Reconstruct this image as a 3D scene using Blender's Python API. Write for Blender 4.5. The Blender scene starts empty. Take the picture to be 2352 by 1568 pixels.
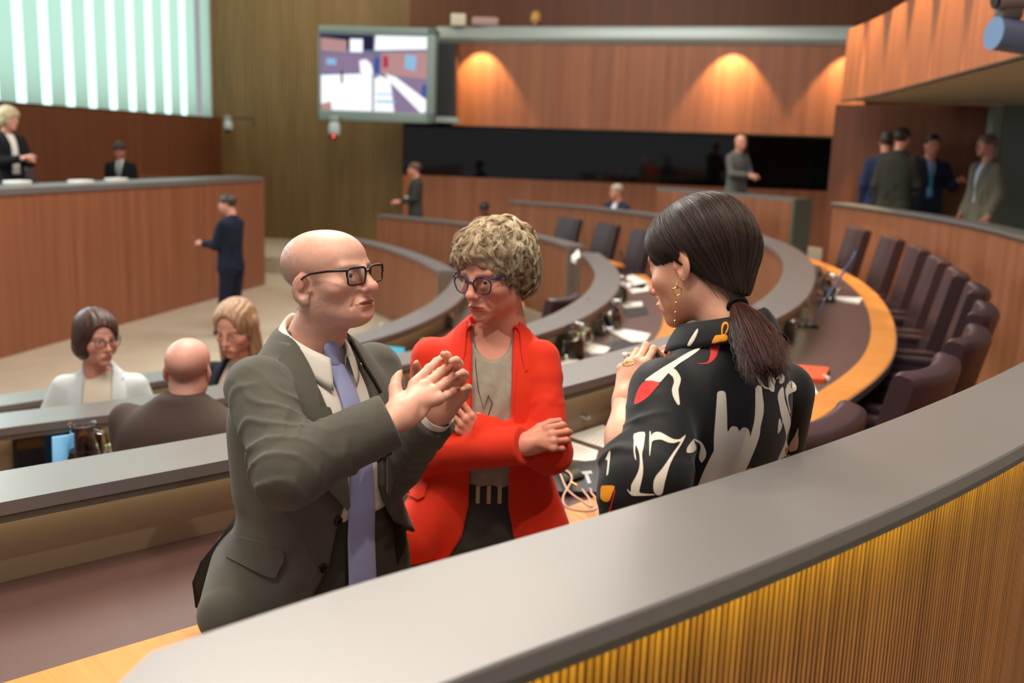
import bpy, bmesh, math, random
import numpy as np
from mathutils import Vector, Matrix
from mathutils.bvhtree import BVHTree
random.seed(7); RNG = np.random.default_rng(11)
SC = bpy.context.scene; COL = SC.collection
PI = math.pi
# ------------------------------------------------------------------ camera numbers
IW, IH, FPX, ZC = 2352, 1568, 2287.0, 1.60
PITCH, ROLL = math.radians(10.96), math.radians(2.0)
_fw = np.array([0, math.cos(PITCH), -math.sin(PITCH)]); _u0 = np.array([0, math.sin(PITCH), math.cos(PITCH)]); _r0 = np.array([1., 0, 0])
_rt = _r0*math.cos(ROLL)+_u0*math.sin(ROLL); _up = -_r0*math.sin(ROLL)+_u0*math.cos(ROLL)
CAM = np.array([0, 0, ZC])
def ray(px, py): return _rt*((px-IW/2)/FPX)-_up*((py-IH/2)/FPX)+_fw
def on_z(px, py, z):            # point seen at a pixel, on the level z
    d = ray(px, py); return CAM+d*((z-ZC)/d[2])
def at(px, py, Y):              # point seen at a pixel, Y metres away
    d = ray(px, py); return CAM+d*(Y/d[1])
# ------------------------------------------------------------------ objects
def link(o, parent=None):
    COL.objects.link(o)
    if parent is not None: o.parent = parent
    return o
def mesh(name, V, F, mats=(), parent=None, smooth=True, mi=None, uv=None, sharp=None, col=None):
    me = bpy.data.meshes.new(name)
    V = np.asarray(V, dtype=float)
    me.from_pydata(V.tolist() if len(V) else [], [], [list(map(int, f)) for f in F])
    for m in (mats if isinstance(mats, (list, tuple)) else [mats]): me.materials.append(m)
    if mi is not None: me.polygons.foreach_set('material_index', np.asarray(mi, dtype=np.int32))
    if smooth: me.polygons.foreach_set('use_smooth', np.ones(len(me.polygons), dtype=bool))
    if uv is not None:
        l = me.uv_layers.new(name='UVMap'); l.data.foreach_set('uv', np.asarray(uv, dtype=np.float32).ravel())
    if col is not None:
        a = me.color_attributes.new('Col', 'FLOAT_COLOR', 'POINT')
        c = np.ones((len(V), 4), dtype=np.float32); c[:, :3] = col; a.data.foreach_set('color', c.ravel())
    me.update()
    if sharp: me.set_sharp_from_angle(angle=math.radians(sharp))
    return link(bpy.data.objects.new(name, me), parent)
def tag(o, label=None, cat=None, group=None, kind=None):
    if label: o['label'] = label
    if cat: o['category'] = cat
    if group: o['group'] = group
    if kind: o['kind'] = kind
    return o
def empty(name, loc=(0, 0, 0), rz=0):
    o = bpy.data.objects.new(name, None); o.empty_display_size = .1
    o.location = loc; o.rotation_euler = (0, 0, rz); COL.objects.link(o); return o
def copy_tree(o, parent=None):
    c = o.copy(); COL.objects.link(c)
    if parent is not None: c.parent = parent
    for ch in list(o.children): copy_tree(ch, c)
    return c
class MB:                        # collects simple solids into one mesh
    def __init__(s): s.V = []; s.F = []; s.M = []
    def add(s, V, F, m=0):
        b = len(s.V); s.V += [tuple(v) for v in V]; s.F += [[b+i for i in f] for f in F]; s.M += [m]*len(F); return s
    def box(s, c, d, rz=0, m=0, rx=0, ry=0, bev=0):
        bm = bmesh.new(); bmesh.ops.create_cube(bm, size=1)
        for v in bm.verts: v.co = Vector((v.co.x*d[0], v.co.y*d[1], v.co.z*d[2]))
        if bev: bmesh.ops.bevel(bm, geom=bm.edges[:], offset=bev, segments=2, affect='EDGES', profile=.5)
        R = Matrix.Translation(c) @ Matrix.Rotation(rz, 4, 'Z') @ Matrix.Rotation(ry, 4, 'Y') @ Matrix.Rotation(rx, 4, 'X')
        bm.transform(R); bm.verts.index_update()
        s.add([v.co[:] for v in bm.verts], [[v.index for v in f.verts] for f in bm.faces], m); bm.free(); return s
    def tube(s, pts, r, n=10, m=0, cap=True):
        pts = [Vector(p) for p in pts]; rs = r if isinstance(r, (list, tuple)) else [r]*len(pts)
        V = []; F = []; prev = None
        for i, p in enumerate(pts):
            t = (pts[min(i+1, len(pts)-1)]-pts[max(i-1, 0)]).normalized()
            a = prev if prev is not None else (Vector((0, 0, 1)) if abs(t.z) < .9 else Vector((1, 0, 0)))
            x = (a-t*a.dot(t)).normalized(); y = t.cross(x); prev = x
            for k in range(n):
                w = 2*PI*k/n; V.append((p+(x*math.cos(w)+y*math.sin(w))*rs[i])[:])
        for i in range(len(pts)-1):
            for k in range(n): F.append([i*n+k, i*n+(k+1) % n, (i+1)*n+(k+1) % n, (i+1)*n+k])
        if cap: F += [list(range(n))[::-1], list(range((len(pts)-1)*n, len(pts)*n))]
        return s.add(V, F, m)
    def lathe(s, prof, c=(0, 0, 0), n=24, m=0):
        V = []; F = []
        for r, z in prof:
            for k in range(n): V.append((c[0]+r*math.cos(2*PI*k/n), c[1]+r*math.sin(2*PI*k/n), c[2]+z))
        for i in range(len(prof)-1):
            for k in range(n): F.append([i*n+k, i*n+(k+1) % n, (i+1)*n+(k+1) % n, (i+1)*n+k])
        return s.add(V, F, m)
    def obj(s, name, mats, parent=None, smooth=True, sharp=40): return mesh(name, s.V, s.F, mats, parent, smooth, s.M, sharp=sharp)
# ------------------------------------------------------------------ curves in plan
def spline(P, step=.06):
    P = np.asarray(P, float); d = np.r_[0, np.cumsum(np.sqrt(np.linalg.norm(np.diff(P, axis=0), axis=1)))]
    Q = [P[0]*2-P[1]]+list(P)+[P[-1]*2-P[-2]]; out = []
    for i in range(len(P)-1):
        p0, p1, p2, p3 = Q[i:i+4]; n = max(2, int(np.linalg.norm(p2-p1)/step*2))
        t0 = 0; t1 = t0+max(1e-6, np.linalg.norm(p1-p0)**.5); t2 = t1+np.linalg.norm(p2-p1)**.5; t3 = t2+max(1e-6, np.linalg.norm(p3-p2)**.5)
        for t in np.linspace(t1, t2, n, endpoint=False):
            A1 = (t1-t)/(t1-t0)*p0+(t-t0)/(t1-t0)*p1; A2 = (t2-t)/(t2-t1)*p1+(t-t1)/(t2-t1)*p2; A3 = (t3-t)/(t3-t2)*p2+(t-t2)/(t3-t2)*p3
            B1 = (t2-t)/(t2-t0)*A1+(t-t0)/(t2-t0)*A2; B2 = (t3-t)/(t3-t1)*A2+(t-t1)/(t3-t1)*A3
            out.append((t2-t)/(t2-t1)*B1+(t-t1)/(t2-t1)*B2)
    out.append(P[-1]); out = np.array(out)
    for _ in range(6): out[1:-1] = .25*out[:-2]+.5*out[1:-1]+.25*out[2:]
    s = np.r_[0, np.cumsum(np.linalg.norm(np.diff(out, axis=0), axis=1))]; n = max(2, int(s[-1]/step)+1); u = np.linspace(0, s[-1], n)
    return np.c_[np.interp(u, s, out[:, 0]), np.interp(u, s, out[:, 1])]
def normals(P):                  # to the right of the walking direction
    t = np.gradient(P, axis=0); t /= np.linalg.norm(t, axis=1)[:, None]; return np.c_[t[:, 1], -t[:, 0]]
def arclen(P): return np.r_[0, np.cumsum(np.linalg.norm(np.diff(P, axis=0), axis=1))]
def sweep(name, P, prof, mats, parent=None, sharp=35, closed=True, shear=0):
    N = normals(P); S = arclen(P); T = np.c_[-N[:, 1], N[:, 0]]; sk = shear*np.clip(1-S/.5, 0, 1); n = len(P); m = len(prof); V = []; F = []; UV = []
    pl = np.r_[0, np.cumsum(np.linalg.norm(np.diff(np.array(list(prof)+[prof[0]]), axis=0), axis=1))]
    for i in range(n):
        for o, z in prof: V.append((P[i, 0]+N[i, 0]*o+T[i, 0]*o*sk[i], P[i, 1]+N[i, 1]*o+T[i, 1]*o*sk[i], z))
    K = m if closed else m-1
    for i in range(n-1):
        for k in range(K):
            k2 = (k+1) % m; F.append([i*m+k, (i+1)*m+k, (i+1)*m+k2, i*m+k2])
            UV += [(S[i], pl[k]), (S[i+1], pl[k]), (S[i+1], pl[k+1]), (S[i], pl[k+1])]
    if closed:
        F.append(list(range(m))); UV += [(prof[k][0], prof[k][1]) for k in range(m)]
        F.append([(n-1)*m+k for k in range(m)][::-1]); UV += [(prof[k][0], prof[k][1]) for k in range(m)][::-1]
    return mesh(name, V, F, mats, parent, True, uv=UV, sharp=sharp)
def comb(name, P, off, z0, z1, pitch, depth, fill, mats, parent=None, back=.02, side=1):
    """a wall of upright ribs along a plan curve: ribs stand DEPTH proud towards side*normal"""
    S = arclen(P); N = normals(P); n = int(S[-1]/pitch); s = []
    for i in range(n): s += [(i*pitch, 0), (i*pitch, 1), ((i+fill)*pitch, 1), ((i+fill)*pitch, 0)]
    s.append((n*pitch, 0)); s = np.array(s)
    X = np.interp(s[:, 0], S, P[:, 0]); Y = np.interp(s[:, 0], S, P[:, 1]); nx = np.interp(s[:, 0], S, N[:, 0]); ny = np.interp(s[:, 0], S, N[:, 1])
    o = off+side*depth*s[:, 1]; fx = X+nx*o; fy = Y+ny*o; bx = X+nx*(off-side*back); by = Y+ny*(off-side*back); k = len(s)
    V = np.r_[np.c_[fx, fy, np.full(k, z0)], np.c_[fx, fy, np.full(k, z1)], np.c_[bx, by, np.full(k, z1)], np.c_[bx, by, np.full(k, z0)]]
    F = []; UV = []
    zz = (z0, z1, z1, z0)
    for i in range(k-1):
        for a, b in ((0, 1), (1, 2), (2, 3), (3, 0)):
            F.append([a*k+i, a*k+i+1, b*k+i+1, b*k+i]); UV += [(s[i, 0], zz[a]), (s[i+1, 0], zz[a]), (s[i+1, 0], zz[b]), (s[i, 0], zz[b])]
    return mesh(name, V, F, mats, parent, False, uv=UV)
# ------------------------------------------------------------------ materials
def lin(*c):
    c = [x/255. for x in c]; return tuple(x/12.92 if x <= .04045 else ((x+.055)/1.055)**2.4 for x in c)
MATS = {}
def nt(m): return m.node_tree.nodes, m.node_tree.links
def mat(name, c, rough=.6, metal=0, spec=.5, bump=0, scale=200, vary=0, vscale=6, emit=None, es=1, trans=0, ior=1.45, alpha=1, sheen=0, coat=0, attr=False, sss=0, stretch=(1, 1, 1), aniso=0):
    if name in MATS: return MATS[name]
    m = bpy.data.materials.new(name); m.use_nodes = True; N, L = nt(m); b = N['Principled BSDF']
    c = c if max(c) <= 1 else lin(*c)
    b.inputs['Base Color'].default_value = (*c, 1); b.inputs['Roughness'].default_value = rough; b.inputs['Metallic'].default_value = metal
    b.inputs['Specular IOR Level'].default_value = spec; b.inputs['IOR'].default_value = ior; b.inputs['Transmission Weight'].default_value = trans
    b.inputs['Sheen Weight'].default_value = sheen; b.inputs['Coat Weight'].default_value = coat; b.inputs['Alpha'].default_value = alpha
    b.inputs['Anisotropic'].default_value = aniso
    if sss:
        b.inputs['Subsurface Weight'].default_value = sss; b.inputs['Subsurface Radius'].default_value = (1, .3, .15); b.inputs['Subsurface Scale'].default_value = .006
    if emit: b.inputs['Emission Color'].default_value = (*(emit if max(emit) <= 1 else lin(*emit)), 1); b.inputs['Emission Strength'].default_value = es
    src = None
    if attr:
        a = N.new('ShaderNodeVertexColor'); a.layer_name = 'Col'; src = a.outputs['Color']; L.new(src, b.inputs['Base Color'])
    if bump or vary:
        tc = N.new('ShaderNodeTexCoord'); mp = N.new('ShaderNodeMapping'); mp.inputs['Scale'].default_value = stretch; L.new(tc.outputs['Object'], mp.inputs['Vector'])
        if bump:
            n = N.new('ShaderNodeTexNoise'); n.inputs['Scale'].default_value = scale; n.inputs['Detail'].default_value = 3; L.new(mp.outputs[0], n.inputs['Vector'])
            bp = N.new('ShaderNodeBump'); bp.inputs['Strength'].default_value = bump; bp.inputs['Distance'].default_value = .002; L.new(n.outputs['Fac'], bp.inputs['Height']); L.new(bp.outputs[0], b.inputs['Normal'])
        if vary:
            n2 = N.new('ShaderNodeTexNoise'); n2.inputs['Scale'].default_value = vscale; n2.inputs['Detail'].default_value = 5; L.new(mp.outputs[0], n2.inputs['Vector'])
            mr = N.new('ShaderNodeMapRange'); mr.inputs['To Min'].default_value = 1-vary; mr.inputs['To Max'].default_value = 1+vary; mr.inputs['From Min'].default_value = .25; mr.inputs['From Max'].default_value = .75
            L.new(n2.outputs['Fac'], mr.inputs['Value'])
            mx = N.new('ShaderNodeMix'); mx.data_type = 'RGBA'; mx.blend_type = 'MULTIPLY'; mx.inputs['Factor'].default_value = 1
            if src: L.new(src, mx.inputs['A'])
            else: mx.inputs['A'].default_value = (*c, 1)
            L.new(mr.outputs[0], mx.inputs['B']); L.new(mx.outputs['Result'], b.inputs['Base Color'])
    MATS[name] = m; return m
def wood(name, c1, c2, rough=.45, fine=120, plank=.0, spec=.4):
    """upright veneer: colour runs along v of the UV map, streaks along u"""
    if name in MATS: return MATS[name]
    m = bpy.data.materials.new(name); m.use_nodes = True; N, L = nt(m); b = N['Principled BSDF']
    uv = N.new('ShaderNodeUVMap'); mp = N.new('ShaderNodeMapping'); mp.inputs['Scale'].default_value = (fine, .8, 1); L.new(uv.outputs[0], mp.inputs['Vector'])
    n = N.new('ShaderNodeTexNoise'); n.inputs['Scale'].default_value = 1; n.inputs['Detail'].default_value = 4; n.inputs['Roughness'].default_value = .6; L.new(mp.outputs[0], n.inputs['Vector'])
    mp2 = N.new('ShaderNodeMapping'); mp2.inputs['Scale'].default_value = (fine*.06, .12, 1); L.new(uv.outputs[0], mp2.inputs['Vector'])
    n2 = N.new('ShaderNodeTexNoise'); n2.inputs['Scale'].default_value = 1; n2.inputs['Detail'].default_value = 2; L.new(mp2.outputs[0], n2.inputs['Vector'])
    ad = N.new('ShaderNodeMath'); ad.operation = 'MULTIPLY_ADD'; ad.inputs[1].default_value = .6; L.new(n.outputs['Fac'], ad.inputs[0])
    m2 = N.new('ShaderNodeMath'); m2.operation = 'MULTIPLY'; m2.inputs[1].default_value = .4; L.new(n2.outputs['Fac'], m2.inputs[0]); L.new(m2.outputs[0], ad.inputs[2])
    r = N.new('ShaderNodeValToRGB'); r.color_ramp.elements[0].position = .36; r.color_ramp.elements[1].position = .64
    r.color_ramp.elements[0].color = (*lin(*c1), 1); r.color_ramp.elements[1].color = (*lin(*c2), 1); L.new(ad.outputs[0], r.inputs[0]); L.new(r.outputs[0], b.inputs['Base Color'])
    b.inputs['Roughness'].default_value = rough; b.inputs['Specular IOR Level'].default_value = spec
    bp = N.new('ShaderNodeBump'); bp.inputs['Strength'].default_value = .15; bp.inputs['Distance'].default_value = .001; L.new(n.outputs['Fac'], bp.inputs['Height']); L.new(bp.outputs[0], b.inputs['Normal'])
    MATS[name] = m; return m
def glow(name, c, s):
    if name in MATS: return MATS[name]
    m = bpy.data.materials.new(name); m.use_nodes = True; N, L = nt(m); N.remove(N['Principled BSDF'])
    e = N.new('ShaderNodeEmission'); e.inputs['Color'].default_value = (*(c if max(c) <= 1 else lin(*c)), 1); e.inputs['Strength'].default_value = s
    L.new(e.outputs[0], N['Material Output'].inputs['Surface']); MATS[name] = m; return m
# ================================================================== the room
WOOD = wood('red_wood', (122, 73, 50), (160, 103, 73), .42)
WOODD = wood('dark_red_wood', (98, 56, 36), (122, 72, 46), .5)
OLIVE = wood('olive_slat_wood', (112, 88, 56), (142, 114, 74), .5, fine=40)
HONEY = wood('honey_wood_edge', (205, 130, 60), (226, 154, 78), .35, fine=30)
STEEL = mat('brushed_grey_top', (118, 114, 112), .34, .15, .6, vary=.05, vscale=3)
FASC = mat('grey_brown_fascia', (92, 86, 76), .45)
LEATH = mat('brown_desk_leather', (92, 66, 62), .42, bump=.1, scale=350, vary=.06)
PANEL = mat('taupe_desk_panel', (158, 138, 112), .5)
RIB = wood('rib_wood', (136, 78, 42), (200, 130, 74), .4, fine=80)
CARPET = mat('beige_carpet', (178, 162, 142), .95, bump=.3, scale=120, vary=.06, vscale=3)
GREY = mat('light_grey_metal', (150, 160, 158), .4, .2)
GOLD = mat('gold', (220, 170, 80), .25, 1)
BLACK = mat('black_plastic', (18, 18, 19), .4)
YGLOW = glow('yellow_light_strip', (.76, .96, .01), 17)
GGLOW = glow('green_yellow_light_strip', (1, .93, .62), 3.6)
zO, zA, zB, zCc = 1.10, .765, .48, .195            # tops of the parapet and of the three rows
fA, fB, fC, fP, fO = -.22, -.505, -.79, -.80, .15   # floors
OUT = spline([(-.346, .911), (-.18, 1.07), (.02, 1.235), (.15, 1.345), (.48, 1.64), (.84, 2.0), (1.34, 2.56), (2.1, 3.55), (2.8, 4.75), (3.35, 6.1), (3.72, 7.5), (3.93, 9.0), (3.92, 10.5), (3.74, 12.0)], .03)
OUT2 = spline([(3.9, 14.1), (3.47, 14.98), (2.97, 15.75), (2.3, 16.6)], .06)
RA = spline([(-3.2, .65), (-2.1, 1.62), (-1.27, 2.37), (-.82, 2.77), (-.3, 3.28), (.2, 3.86), (.79, 4.68), (1.39, 5.7), (2.0, 7.4), (2.38, 9.1), (2.48, 10.5), (2.36, 12.2), (1.9, 13.9), (1.0, 15.4), (-.16, 16.4)])
RB = spline([(-4.6, 1.5), (-3.42, 2.74), (-2.06, 3.88), (-1.6, 4.24), (-.79, 5.12), (.04, 6.3), (.5, 7.6), (.74, 9.1), (.76, 10.3), (.71, 11.2)])
RB2 = spline([(.63, 11.95), (.3, 12.95), (-.2, 14.0), (-.9, 15.0), (-2.25, 16.1)])
RC = spline([(-5.2, 3.1), (-4.0, 4.1), (-2.76, 5.22), (-2.2, 5.85), (-1.6, 6.6), (-1.12, 7.47), (-.8, 8.7), (-.68, 9.9), (-.66, 10.75)])
RC2 = spline([(-.88, 11.35), (-1.15, 12.2), (-1.6, 13.3), (-2.24, 14.47), (-3.0, 15.4)])
def struct(o, kind='structure'): o['kind'] = kind; return o
def fan(name, P, z, q, m, th=.12):       # a level of floor between a plan curve and the far point list q
    V = [(p[0], p[1], z) for p in P]+[(p[0], p[1], z) for p in q]; n = len(V)
    V += [(x, y, z-th) for x, y, _ in V]
    return mesh(name, V, [list(range(n)), list(range(2*n-1, n-1, -1))]+[[i, (i+1) % n, n+(i+1) % n, n+i] for i in range(n)], m, None, False)
# floors: the pit, then every tier as a ring a step higher
fl = mesh('floor', [(-14, -3, fP), (12, -3, fP), (12, 26, fP), (-14, 26, fP)], [[0, 1, 2, 3]], CARPET, None, False); struct(fl)
def ring(name, z, P, o0, o1, z0=None):
    z0 = z-.3 if z0 is None else z0
    o = sweep(name, P, [(o0, z), (o1, z), (o1, z0), (o0, z0)], CARPET); return struct(o)
ring('floor_tier_low', fC+.005, np.vstack([RC, RC2]), .02, 2.4, fC-.005)
ring('floor_tier_mid', fB, np.vstack([RB, RB2]), .0, 2.3)
ring('floor_tier_high', fA, RA, .0, 2.5)
ring('floor_gallery', fO, np.vstack([OUT, OUT2]), .06, 2.2, -.6)
sw = sweep('floor_steps', spline([(-6.5, 22.2), (-2.0, 21.3), (7, 19.6)], .5), [(0, -.5), (3.6, -.5), (3.6, -.8), (0, -.8)], CARPET); struct(sw)
# --- podium (the presidency) along the left
pd = np.array([.197, .9804]); pn = np.array([.9804, -.197])      # along it (away), and towards the hall
pc = np.array([-4.22, 16.65])
PL = np.array([pc-pd*t for t in np.linspace(11.5, 0, 60)])
t = empty('presidency_bench', (pc[0], pc[1], fP)); tag(t, 'long high red wood bench front of the presidency with a grey ledge, left', 'bench')
def keep(o, par):              # world-space child of a placed empty
    o.parent = par; o.matrix_parent_inverse = Matrix.Translation(-Vector(par.location)); return o
keep(sweep('front_panel', PL, [(0, fP), (0, .93), (-.06, .93), (-.06, fP)], WOOD), t)
keep(sweep('ledge', PL, [(.02, .93), (.02, 1.0), (-.55, 1.0), (-.55, .93)], STEEL), t)
EN = np.array([pc+pn*0, pc-pn*3.])
keep(sweep('end_panel', EN, [(0, fP), (0, .93), (.06, .93), (.06, fP)], WOOD), t)
P2 = np.array([pc-pd*t-pn*.5 for t in np.linspace(11.5, .05, 20)])
struct(sweep('floor_podium', P2, [(0, .05), (0, .0), (-4, .0), (-4, .05)], CARPET))
# --- left wall: wood dado, luminous window of upright bars
wc = np.array([-6.45, 22.0])
WL = np.array([wc-pd*t for t in np.linspace(16, 0, 80)])
struct(sweep('wall_left', WL, [(0, fP), (0, 2.03), (-.25, 2.03), (-.25, fP)], WOODD))
win = empty('window_1', (wc[0], wc[1], 2.03)); win['kind'] = 'structure'
SKYP = glow('sky_behind_blinds', (.66, 1.0, .97), 1.9)
keep(sweep('pane', WL, [(-.75, 2.0), (-.75, 6.4)], SKYP, None, closed=False), win)
BL = bpy.data.materials.new('translucent_blind'); BL.use_nodes = True; N_, L_ = nt(BL); N_.remove(N_['Principled BSDF'])
a = N_.new('ShaderNodeBsdfTranslucent'); a.inputs[0].default_value = (.74, .78, .72, 1); b = N_.new('ShaderNodeBsdfDiffuse'); b.inputs[0].default_value = (.55, .6, .55, 1)
mx = N_.new('ShaderNodeMixShader'); mx.inputs[0].default_value = .15; L_.new(a.outputs[0], mx.inputs[1]); L_.new(b.outputs[0], mx.inputs[2]); L_.new(mx.outputs[0], N_['Material Output'].inputs[0])
sl = MB(); pit = .615
for i in range(26):
    c = wc-pd*(.05+pit*(i+.33)); sl.box((c[0]-pn[0]*.2, c[1]-pn[1]*.2, 4.2), (.012, pit*.60, 4.34), rz=-math.atan2(pd[0], pd[1]))
keep(sl.obj('blind_slat', BL), win)
keep(sweep('sill', WL, [(.0, 2.0), (.0, 2.035), (-.8, 2.035), (-.8, 2.0)], WOODD), win)
# --- back walls
BW = np.array([wc+pn*t*1.0 for t in np.linspace(-.2, 4.25, 40)]); BWe = BW[-1]
struct(comb('wall_back', BW, 0, -.5, 6.5, .085, .03, .5, OLIVE))
struct(comb('wall_back_upper', np.array([BWe+pn*t-pd*0 for t in np.linspace(-.02, 12, 60)]), 0, 2.3, 6.5, .085, .03, .5, WOODD))
jam = MB(); jam.box((BWe[0]+.06, BWe[1]-.06, 1.45), (.13, .2, 1.3), rz=-.197); struct(jam.obj('trim_1', mat('grey_pillar', (140, 128, 118), .6)))
D0 = np.array([-2.35, 20.6]); D1 = np.array([7.4, 19.2]); DL = np.array([D0+(D1-D0)*t for t in np.linspace(0, 1, 60)])
struct(sweep('wall_back_dado', DL, [(0, -.5), (0, 1.0), (-.12, 1.0), (-.12, -.5)], WOOD))
GLS = mat('black_booth_glass', (6, 6, 8), .05, 0, .6)
struct(sweep('window_2', DL, [(-.02, 1.0), (-.02, 2.35), (-.08, 2.35), (-.08, 1.0)], GLS))
# --- back balcony
b0, b1 = at(1040, 200, 19.6)[:2], at(1992, 200, 17.5)[:2]
def bal_z(px, py, Y): return at(px, py, Y)[2]
BB = np.array([b0+(b1-b0)*t for t in np.linspace(0, 1, 80)])
zb0, zb1 = 2.0, 3.52
t = empty('balcony', (b0[0], b0[1], zb0)); tag(t, 'long red wood balcony front across the back above the black glass', 'balcony')
keep(comb('front_panel', BB, 0, zb0, zb1, .03, .008, .6, WOOD), t)
keep(sweep('slab', BB, [(-.05, zb0), (-.05, zb0+.1), (-1.6, zb0+.1), (-1.6, zb0)], GREY), t)
b0e = at(1005, 70, 19.7)[:2]
BR = np.array([b0e+(b1-b0e)*t for t in np.linspace(0, 1, 40)])
keep(sweep('handrail', BR, [(.03, 3.52), (.10, 3.6), (.10, 3.72), (.03, 3.82), (-.25, 3.82), (-.25, 3.52)], GREY), t)
# --- right balcony with its soffit
q = [(3.86, 12.35), (3.82, 11.3), (3.62, 9.6), (3.44, 8.3), (3.2, 6.6), (2.98, 5.2), (2.8, 4.0)]
QB = spline(q[::-1], .05)
t = empty('side_balcony', (3.86, 12.0, 2.3)); tag(t, 'red wood side balcony jutting out over the seats, upper right, lit in streaks', 'balcony')
keep(sweep('front_panel', QB, [(0, 2.3), (0, 3.12), (.05, 3.12), (.05, 2.3)], WOOD), t)
keep(sweep('soffit', QB, [(.05, 2.3), (.05, 2.36), (3.5, 2.36), (3.5, 2.3)], mat('grey_soffit', (186, 180, 160), .7)), t)
keep(sweep('edge_strip', QB, [(-.006, 2.285), (-.006, 2.30), (.05, 2.30), (.05, 2.285)], mat('dark_edge', (60, 54, 46), .6)), t)
# --- wall on the right, the pillar and the green-grey panel
w0, w1 = np.array([4.0, 13.0]), at(2272, 300, 12.1)[:2]
RW = np.array([w0+(w1-w0)*t for t in np.linspace(0, 1, 12)])
struct(comb('wall_right', RW, 0, -.3, 2.285, .03, .006, .6, WOODD))
p0 = at(2283, 300, 11.9)
m_ = MB(); m_.box((p0[0], p0[1], .99), (.11, .16, 2.58)); struct(m_.obj('trim_2', mat('pale_green_pillar', (120, 128, 118), .5)))
m_ = MB(); e0 = at(2290, 300, 11.85)
m_.box((e0[0]+1.72, e0[1]-.35, 1.0), (3.4, .08, 2.58), rz=-.2); struct(m_.obj('wall_right_panel', mat('green_grey_panel', (88, 96, 90), .4)))
ce = mesh('ceiling', [(-14, -4, 6.6), (12, -4, 6.6), (12, 26, 6.6), (-14, 26, 6.6)], [[3, 2, 1, 0]], mat('off_white_ceiling', (190, 180, 165), .9), None, False); struct(ce)
# ================================================================== parapet and desk rows
t = empty('curved_parapet', (.15, 1.345, 0)); tag(t, 'big curved ribbed wood parapet with wide grey top in front, sweeping round to the right', 'parapet')
keep(sweep('countertop', OUT, [(0, 1.076), (0, 1.097), (.003, 1.10), (.237, 1.10), (.24, 1.097), (.24, 1.076)], STEEL, shear=-1.28), t)
keep(sweep('fascia', OUT, [(.232, 1.058), (.232, 1.0755), (.02, 1.0755), (.02, 1.058)], FASC, shear=-1.28), t)
keep(sweep('light_strip', OUT, [(.212, 1.047), (.212, 1.0575), (.190, 1.0575), (.190, 1.047)], YGLOW), t)
keep(comb('rib_panel', OUT, .142, -.05, 1.0575, .0135, .012, .58, RIB), t)
keep(sweep('inner_panel', OUT, [(.03, -.3), (.03, 1.0575), (.09, 1.0575), (.09, -.3)], WOOD), t)
t = empty('curved_parapet', (2.97, 15.75, 0)); tag(t, 'far piece of red wood parapet with a grey-green end, beyond the ponytail', 'parapet')
keep(sweep('countertop', OUT2, [(0, 1.0), (0, 1.05), (.25, 1.05), (.25, 1.0)], STEEL), t)
keep(sweep('inner_panel', OUT2, [(.0, -.3), (.0, 1.0), (.25, 1.0), (.25, -.3)], WOOD), t)
c = OUT2[0]; nn = normals(OUT2)[0]; m_ = MB(); m_.box((c[0]+nn[0]*.125, c[1]+nn[1]*.125, .375), (.31, .06, 1.345), rz=math.atan2(nn[1], nn[0])); keep(m_.obj('end_panel', mat('grey_green_end', (88, 88, 70), .55)), t)
def desk_row(P, z, f, fnext, label, seg, group=None, desk=True):
    zd = z-.235
    t = empty('desk_row', (P[len(P)//2][0], P[len(P)//2][1], f)); tag(t, label, 'desk', group)
    keep(sweep('ledge', P, [(0, z-.032), (0, z), (.232, z), (.232, z-.032)], STEEL), t)
    keep(sweep('front_panel', P, [(.03, fnext-.05), (.03, z-.032), (.075, z-.032), (.075, fnext-.05)], WOOD), t)
    if desk:
        keep(sweep('ledge_fascia', P, [(.228, z-.052), (.228, z-.0325), (.20, z-.0325), (.20, z-.052)], FASC), t)
        keep(sweep('light_strip', P, [(.192, z-.044), (.192, z-.034), (.172, z-.034), (.172, z-.044)], GGLOW), t)
        keep(sweep('back_panel', P, [(.135, zd), (.15, z-.0325), (.12, z-.0325), (.10, zd)], PANEL), t)
        keep(sweep('leather_top', P, [(.136, zd-.03), (.136, zd), (.62, zd), (.62, zd-.03)], LEATH), t)
        keep(sweep('wood_edge', P, [(.6205, zd-.035), (.6205, zd+.001), (.765, zd+.001), (.772, zd-.004), (.772, zd-.035)], HONEY), t)
        keep(sweep('edge_strip', P, [(.7725, zd-.042), (.7725, zd-.004), (.776, zd-.004), (.776, zd-.042)], STEEL), t)
        keep(sweep('modesty_panel', P, [(.20, f), (.20, zd-.0305), (.23, zd-.0305), (.23, f)], mat('dark_modesty', (52, 44, 40), .6)), t)
    for i, end in seg:
        c = P[i]; nn = normals(P)[i]; m_ = MB(); m_.box((c[0]+nn[0]*.116, c[1]+nn[1]*.116, (z-.032+fnext)/2), (.235, .05, z-.034-fnext), rz=math.atan2(nn[1], nn[0])); keep(m_.obj('end_panel', mat('taupe_end', (112, 98, 86), .55)), t)
    return t
desk_row(RA, zA, fA, fB, 'outermost curved desk row with grey ledge, just beyond the three talking people', [])
desk_row(RB, zB, fB, fC, 'middle curved desk row, its grey ledge tip between red jacket and ponytail', [(-1, 1)])
desk_row(RB2, zB, fB, fC, 'far piece of middle desk row with a grey end, behind the red-jacket woman', [(0, 1)])
desk_row(RC, zCc, fC, fP, 'innermost curved desk row, grey ledge passing behind the two heads with glasses', [])
desk_row(RC2, zCc, fC, fP, 'far piece of inner desk row with blunt grey end, beside the black glasses', [(0, 1)])
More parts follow.
